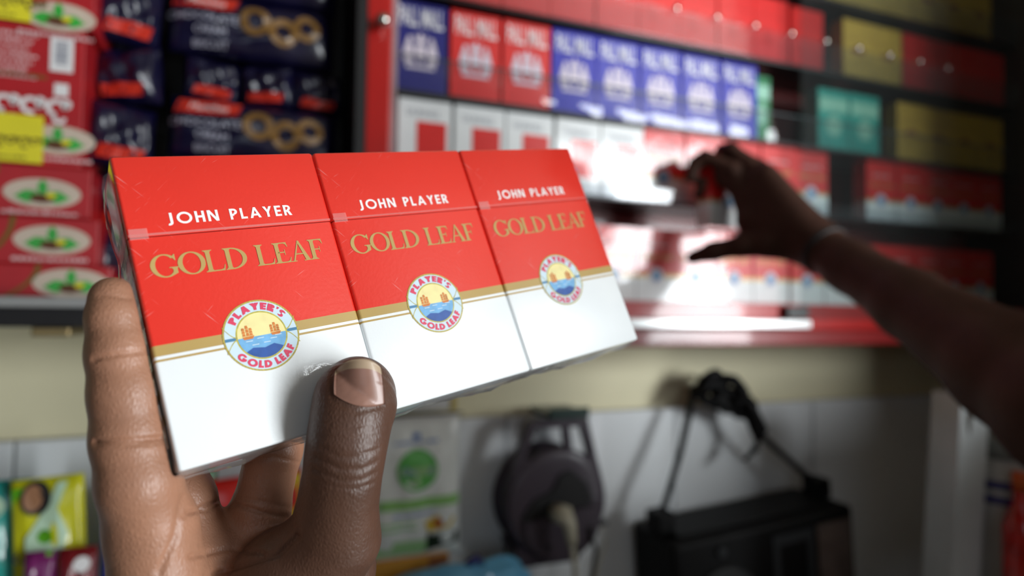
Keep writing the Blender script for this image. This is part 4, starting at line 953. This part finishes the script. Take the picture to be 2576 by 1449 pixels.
# flesh is pressed flat where it meets the bundle
X, Y, Z = np.meshgrid(*fld.ax, indexing='ij')
qx, qy, qz = X-TP[0], Y-TP[1], Z-TP[2]
lx = RP[0][0]*qx+RP[1][0]*qy+RP[2][0]*qz; ly = RP[0][1]*qx+RP[1][1]*qy+RP[2][1]*qz; lz = RP[0][2]*qx+RP[1][2]*qy+RP[2][2]*qz-11
ax_, ay_, az_ = abs(lx)-83.4, abs(ly)-42.3, abs(lz)-11.45
box = np.sqrt(np.maximum(ax_, 0)**2+np.maximum(ay_, 0)**2+np.maximum(az_, 0)**2)+np.minimum(np.maximum(ax_, np.maximum(ay_, az_)), 0)
fld.d = np.maximum(fld.d, -box.astype(np.float32)); del X, Y, Z, qx, qy, qz, lx, ly, lz, ax_, ay_, az_, box
P, fc = fld.mesh(2)
def sample(D, P):
    out = [np.clip(np.searchsorted(fld.ax[k], P[:, k])-1, 0, len(fld.ax[k])-1) for k in range(3)]; return D[out[0], out[1], out[2]]
isth = np.clip((sample(d_fingers, P)-sample(d_thumb, P))/6+.5, 0, 1)
nrm = normals(P, fc)
if (sample(fld.d, P+nrm*1.5)-sample(fld.d, P-nrm*1.5)).mean() < 0: nrm = -nrm; fc = fc[:, ::-1].copy()
# creases over the joints and in the palm
CREASE = [([(235, 905), (300, 890), (390, 880)], 5, .45), ([(236, 1112), (330, 1108), (440, 1098)], 6, .75), ([(240, 1122), (330, 1120), (430, 1112)], 5, .3), ([(250, 740), (330, 752)], 5, .2),
          ([(400, 1440), (440, 1350), (452, 1290), (462, 1250)], 9, .35), ([(462, 1300), (520, 1270), (560, 1255)], 5, .6), ([(470, 1285), (520, 1285), (560, 1270)], 4, .4), ([(590, 1268), (660, 1290), (735, 1305)], 5, .6), ([(600, 1255), (660, 1262), (740, 1280)], 4, .35), ([(480, 1400), (580, 1380), (660, 1392)], 6, .5), ([(620, 1165), (690, 1150), (755, 1165)], 4, .35), ([(520, 1449), (600, 1425), (700, 1395), (745, 1350)], 7, .6),
          ([(810, 1125), (850, 1150), (900, 1150), (950, 1130)], 5, .4), ([(795, 1150), (850, 1180), (910, 1182), (950, 1160)], 5, .45), ([(790, 1180), (850, 1208), (905, 1210), (945, 1190)], 5, .45), ([(785, 1205), (850, 1228), (900, 1230), (940, 1215)], 4, .35), ([(830, 1065), (880, 1075), (950, 1060)], 4, .22), ([(800, 1095), (870, 1108), (950, 1095)], 4, .25), ([(838, 1010), (900, 1036), (962, 1022)], 5, .35), ([(834, 940), (834, 1000)], 4, .3)]
pxs = W/2+F*P[:, 0]/P[:, 2]; pys = H/2+F*P[:, 1]/P[:, 2]; face = np.clip(-(nrm*P).sum(1)/np.linalg.norm(P, axis=1)*2.5, 0, 1)
disp = np.zeros(len(P))
for ci_, (pl_, wpx, dmm) in enumerate(CREASE):
    best = np.full(len(P), 1e9)
    for a, b in zip(pl_, pl_[1:]):
        ba = np.array(b, float)-a; t = np.clip(((pxs-a[0])*ba[0]+(pys-a[1])*ba[1])/(ba@ba), 0, 1)
        best = np.minimum(best, np.hypot(pxs-a[0]-ba[0]*t, pys-a[1]-ba[1]*t))
    disp += (1.6 if ci_ < 12 else .8)*dmm*np.exp(-(best/wpx)**2)*(.85+.2*np.sin(pxs*.03+ci_*2.))
P2 = P-nrm*(disp*face)[:, None]
O = np.array(lens(WR)); Rm = np.array((RGT, -UPV, FWD))          # rows: lens x, y, z in the world
PW3 = np.array(CAM)+(P2/1000)@Rm
palm = np.clip(1-isth*1.05, 0, 1)*np.clip((860-pxs)/60, 0, 1)
HSKIN = skin('brown_skin', (84, 57, 44), (158, 113, 89))
ho_ = link('hand', body_mesh('hand', PW3-O, fc, HSKIN, palm)); ho_.location = O
tag(ho_, 'brown hand with thumb in front gripping the wrapped cigarette packs', 'hand')
# thumb nail: a curved plate lying on the tip
def surf(px, py, z0=150., z1=186.):
    d = np.array(L3(px, py, 1.)); zz = np.arange(z0, z1, .12); pts = d[None, :]*zz[:, None]
    ii = [np.clip(np.searchsorted(fld.ax[k], pts[:, k])-1, 0, len(fld.ax[k])-2) for k in range(3)]
    fr = [(pts[:, k]-fld.ax[k][ii[k]])/(fld.ax[k][ii[k]+1]-fld.ax[k][ii[k]]) for k in range(3)]
    v = 0
    for a in (0, 1):
        for b in (0, 1):
            for c in (0, 1): v = v+d_thumb[ii[0]+a, ii[1]+b, ii[2]+c]*(fr[0] if a else 1-fr[0])*(fr[1] if b else 1-fr[1])*(fr[2] if c else 1-fr[2])
    h = np.nonzero(v < 0)[0]; return zz[h[0]] if len(h) else None
NU, NV = 22, 20; vs = []; ok = []
zc = surf(900, 985) or 168
for j in range(NV+1):
    v = j/NV
    for i in range(NU+1):
        u = -1+2*i/NU
        rowc = 901+4*(1-v); half = 64*(1-.10*v*v)
        px = rowc+half*u; base = 1004+12*u+20*(1-u*u)*.9; top = 903+26*abs(u)**2.6-4*u
        py = base+(top-base)*v
        z = surf(px, py)
        lim = zc+2.8*u*u+1.2*v*v*(1 if v > .5 else .6)
        z = lim if z is None else min(z, lim)
        vs.append(np.array(L3(px, py, 1.))*(z-.45))
vs = np.array(vs); nf = [(j*(NU+1)+i, j*(NU+1)+i+1, (j+1)*(NU+1)+i+1, (j+1)*(NU+1)+i) for j in range(NV) for i in range(NU)]
back = vs+np.array(L3(900, 980, 1.))*.55; m_ = len(vs)
rim = [i for i in range(NU+1)]+[j*(NU+1)+NU for j in range(1, NV+1)]+[NV*(NU+1)+i for i in range(NU-1, -1, -1)]+[j*(NU+1) for j in range(NV-1, 0, -1)]
allv = np.concatenate([vs, back]); nf += [(a+m_, b+m_, d_+m_, c_+m_) for a, c_, d_, b in [(q[0], q[1], q[2], q[3]) for q in nf]]+[(a, b, b+m_, a+m_) for a, b in zip(rim, rim[1:]+rim[:1])]
nmi = [1 if j >= NV-4 else 0 for j in range(NV) for i in range(NU)]
nm = MB().add((np.array(CAM)+(allv/1000)@Rm-O).tolist(), nf, 0, True)
for i, v in enumerate(nmi): nm.m[i] = v
link('thumb_nail', nm.mesh('thumb_nail', [mat('nail', (142, 104, 90), .36, .15, .1, 160), mat('nail_free_edge', (170, 146, 120), .45, .1, .08, 160)]), ho_)['label'] = 'pinkish brown thumb nail'

# ------------------------------------------------------------------ the other person, reaching into the cabinet
def D3(px, py, z): return np.array(dep(px, py, z))*1000
pf = Field(span(330, 380, 700, 960, 3.2, 8), span(-330, 180, 660, 662, 3.0, 8), np.concatenate([np.arange(-20, 1330, 11), np.arange(1330, 1690, 3.0), np.arange(1690, 1860, 5)]))
fd = np.array((-.99, .12, 0)); fd /= np.linalg.norm(fd); rt = np.array((fd[1], -fd[0], 0.)); up = np.array((0, 0, 1.))
C0 = np.array((690., -105., 0.))
def B(r, f_, z): return C0+rt*r+fd*f_+up*z
SH = B(168, 0, 1455)
ELB, WRI = D3(2715, 1045, .405), D3(2062, 622, .665)
# trunk, legs, head
pf.chain([(B(0, 0, 930), 150), (B(0, -5, 1090), 132), (B(0, -5, 1290), 150), (B(0, -10, 1400), 128)], 50, flat=(fd, .72))
pf.cone(B(-125, -8, 1432), B(125, -8, 1432), 62, 62, 50)
pf.chain([(B(0, -12, 1440), 62), (B(0, 2, 1560), 56)], 30)
pf.cone(B(0, 2, 1660), B(0, 10, 1720), 78, 86, 20); pf.cone(B(0, 42, 1610), B(0, 20, 1660), 50, 70, 25)           # jaw, skull
pf.cone(B(0, 92, 1668), B(0, 106, 1640), 10, 15, 8); pf.cone(B(-16, 84, 1606), B(16, 84, 1606), 11, 11, 8)            # nose, lips
for q in (-1, 1):
    pf.cone(B(q*32, 88, 1676), B(q*32, 96, 1676), 13, 12, 6, sub=True); pf.cone(B(q*32, 78, 1676), B(q*32, 80, 1676), 12, 12, 3)
    pf.cone(B(q*84, 0, 1645), B(q*88, -8, 1685), 10, 14, 6)
    pf.chain([(B(q*85, 0, 930), 98), (B(q*92, 12, 500), 64), (B(q*95, -12, 100), 44)], 30)
    pf.chain([(B(q*95, -40, 55), 38), (B(q*100, 120, 30), 34), (B(q*102, 160, 26), 28)], 20)
# left arm hangs at the side
LH = B(-250, 60, 860)
pf.chain([(B(-168, -8, 1440), 62), (B(-205, -20, 1280), 50), (B(-225, -10, 1130), 42), (B(-240, 30, 930), 30), (LH, 30)], 20)
for q in range(4): pf.chain([(LH+np.array((0, 0, -20)), 15), (B(-252, 45+14*q, 800), 9), (B(-246, 42+13*q, 765), 8)], 5)
pf.chain([(LH, 16), (B(-232, 92, 830), 11), (B(-226, 96, 795), 9)], 5)
# right arm reaches to the shelf
pf.chain([(SH, 62), ((SH+ELB)/2, 50), (ELB, 43)], 20)
pf.chain([(ELB, 43), (D3(2545, 930, .46), 39), (D3(2290, 765, .56), 29), (D3(2140, 672, .63), 24), (WRI, 22.5)], 12)
K = {'i': D3(1888, 556, .705), 'm': D3(1893, 500, .708), 'r': D3(1903, 455, .706), 'l': D3(1930, 440, .698)}
for k_, r_ in (('i', 16), ('m', 15.5), ('r', 14), ('l', 12)): pf.cone(WRI, K[k_], 21, r_, 10)
pf.cone(D3(1960, 570, .69), D3(1940, 500, .70), 18, 15, 10)
pf.chain([(K['i'], 12.), (D3(1852, 470, .715), 9.5), (D3(1806, 446, .728), 8.6), (D3(1772, 462, .732), 7.8), (D3(1760, 490, .735), 7.)], 4)
pf.chain([(K['m'], 11.5), (D3(1842, 430, .715), 9.5), (D3(1776, 396, .728), 8.6), (D3(1750, 410, .732), 8.), (D3(1738, 446, .733), 7.)], 4)
pf.chain([(K['r'], 11.), (D3(1886, 415, .712), 9.), (D3(1838, 375, .722), 8.4), (D3(1816, 380, .734), 7.8), (D3(1806, 412, .738), 7.)], 4)
pf.chain([(K['l'], 10.), (D3(1912, 420, .71), 8.), (D3(1862, 392, .728), 7.4), (D3(1850, 410, .738), 6.6)], 4)
pf.chain([(D3(2000, 615, .68), 19), (D3(1930, 612, .69), 15), (D3(1868, 618, .70), 12), (D3(1795, 632, .715), 10.5), (D3(1742, 648, .73), 8.)], 7)
Xg, Yg, Zg = np.meshgrid(*pf.ax, indexing='ij')            # fingertips rest on the gripped pack
gx, gy, gz = Xg-497, Yg-590, Zg-1546; ca, sa = math.cos(.06), math.sin(.06); gu = gx*ca+gy*sa; gv = -gx*sa+gy*ca
pf.d = np.maximum(pf.d, -np.maximum(np.maximum(abs(gu)-29.5, abs(gv-11)-12.5), abs(gz-42.3)-43.5).astype(np.float32)); del Xg, Yg, Zg, gx, gy, gz, gu, gv
Pp, pfc = pf.mesh(2)
PO = np.array((C0[0], C0[1], 0))
PSK = skin('dark_brown_skin', (66, 40, 30), (120, 84, 66), .4)
PSK.node_tree.nodes['Principled BSDF'].inputs['Roughness'].default_value = .62; PSK.node_tree.nodes['Principled BSDF'].inputs['Specular IOR Level'].default_value = .25
person = link('person', body_mesh('person', (Pp-PO)/1000, pfc, PSK, np.zeros(len(Pp)))); person.location = PO/1000
tag(person, 'person in dark shirt reaching a bare arm into the red cabinet', 'person')
def garment(name, build, clip, m):
    g_ = Field(span(330, 380, 390, 960, 8, 8), np.arange(-330, 420, 8.), np.arange(-20, 1560, 9.)); build(g_)
    Xg, Yg, Zg = np.meshgrid(*g_.ax, indexing='ij'); g_.d = np.maximum(g_.d, clip(Xg, Yg, Zg).astype(np.float32)); a, b = g_.mesh(2)
    return link(name, body_mesh(name, (a-PO)/1000, b, m), person)
def shirt(g_):
    g_.chain([(B(0, 0, 880), 166), (B(0, -5, 1090), 142), (B(0, -5, 1290), 158), (B(0, -10, 1400), 136)], 50, flat=(fd, .74)); g_.cone(B(-125, -8, 1432), B(125, -8, 1432), 70, 70, 50)
    e2 = SH+(ELB-SH)*.55; g_.chain([(SH, 70), (e2, 62)], 20); g_.chain([(B(-168, -8, 1440), 70), (B(-207, -20, 1260), 60)], 20)
garment('shirt', shirt, lambda x, y, z: np.maximum(880-z, z-1500), mat('dark_cotton', (30, 30, 36), .9, 0, .15, 60))
def trousers(g_):
    g_.cone(B(0, 0, 985), B(0, 0, 900), 160, 162, 30, flat=(fd, .78))
    for q in (-1, 1): g_.chain([(B(q*85, 0, 930), 108), (B(q*92, 12, 500), 78), (B(q*95, -12, 80), 66)], 20)
garment('trousers', trousers, lambda x, y, z: np.maximum(z-1000, 70-z), mat('navy_cotton', (34, 38, 52), .9, 0, .15, 60))
hr_ = Field(np.arange(560, 820, 5.), np.arange(-220, 80, 5.), np.arange(1560, 1830, 5.))
hr_.cone(B(0, -8, 1664), B(0, 2, 1726), 84, 92, 10); hr_.cone(B(0, 95, 1600), B(0, 80, 1680), 75, 62, 10, sub=True)
a, b = hr_.mesh(1); link('hair', body_mesh('hair', (a-PO)/1000, b, mat('black_hair', (14, 12, 11), .6, 0, .3, 200, .6, 300)), person)
wt = MB(); axd = Vector((D3(2140, 672, .63)-WRI).tolist()).normalized(); c_ = Vector((WRI+(D3(2140, 672, .63)-WRI)*.12).tolist())
u_ = axd.cross(Vector((0, 0, 1))).normalized(); v_ = axd.cross(u_); bw_ = []
for k in range(33):
    a_ = 2*PI*k/32; bw_ += [c_+(u_*math.cos(a_)+v_*math.sin(a_))*rr+axd*o_ for rr, o_ in ((23.6, -6), (26.5, -6), (26.5, 6), (23.6, 6))]
wt.add([(v-Vector(PO.tolist()))/1000 for v in bw_], [(k*4+j, k*4+(j+1) % 4, k*4+4+(j+1) % 4, k*4+4+j) for k in range(32) for j in range(4)], 0, True)
wt.build('wristband', mat('black_rubber', (14, 14, 15), .5), person)['label'] = 'black wristband'
pack('goldleaf', .497, 1.546, .590, .06, .0, 'red and white cigarette pack gripped by the reaching hand', g)
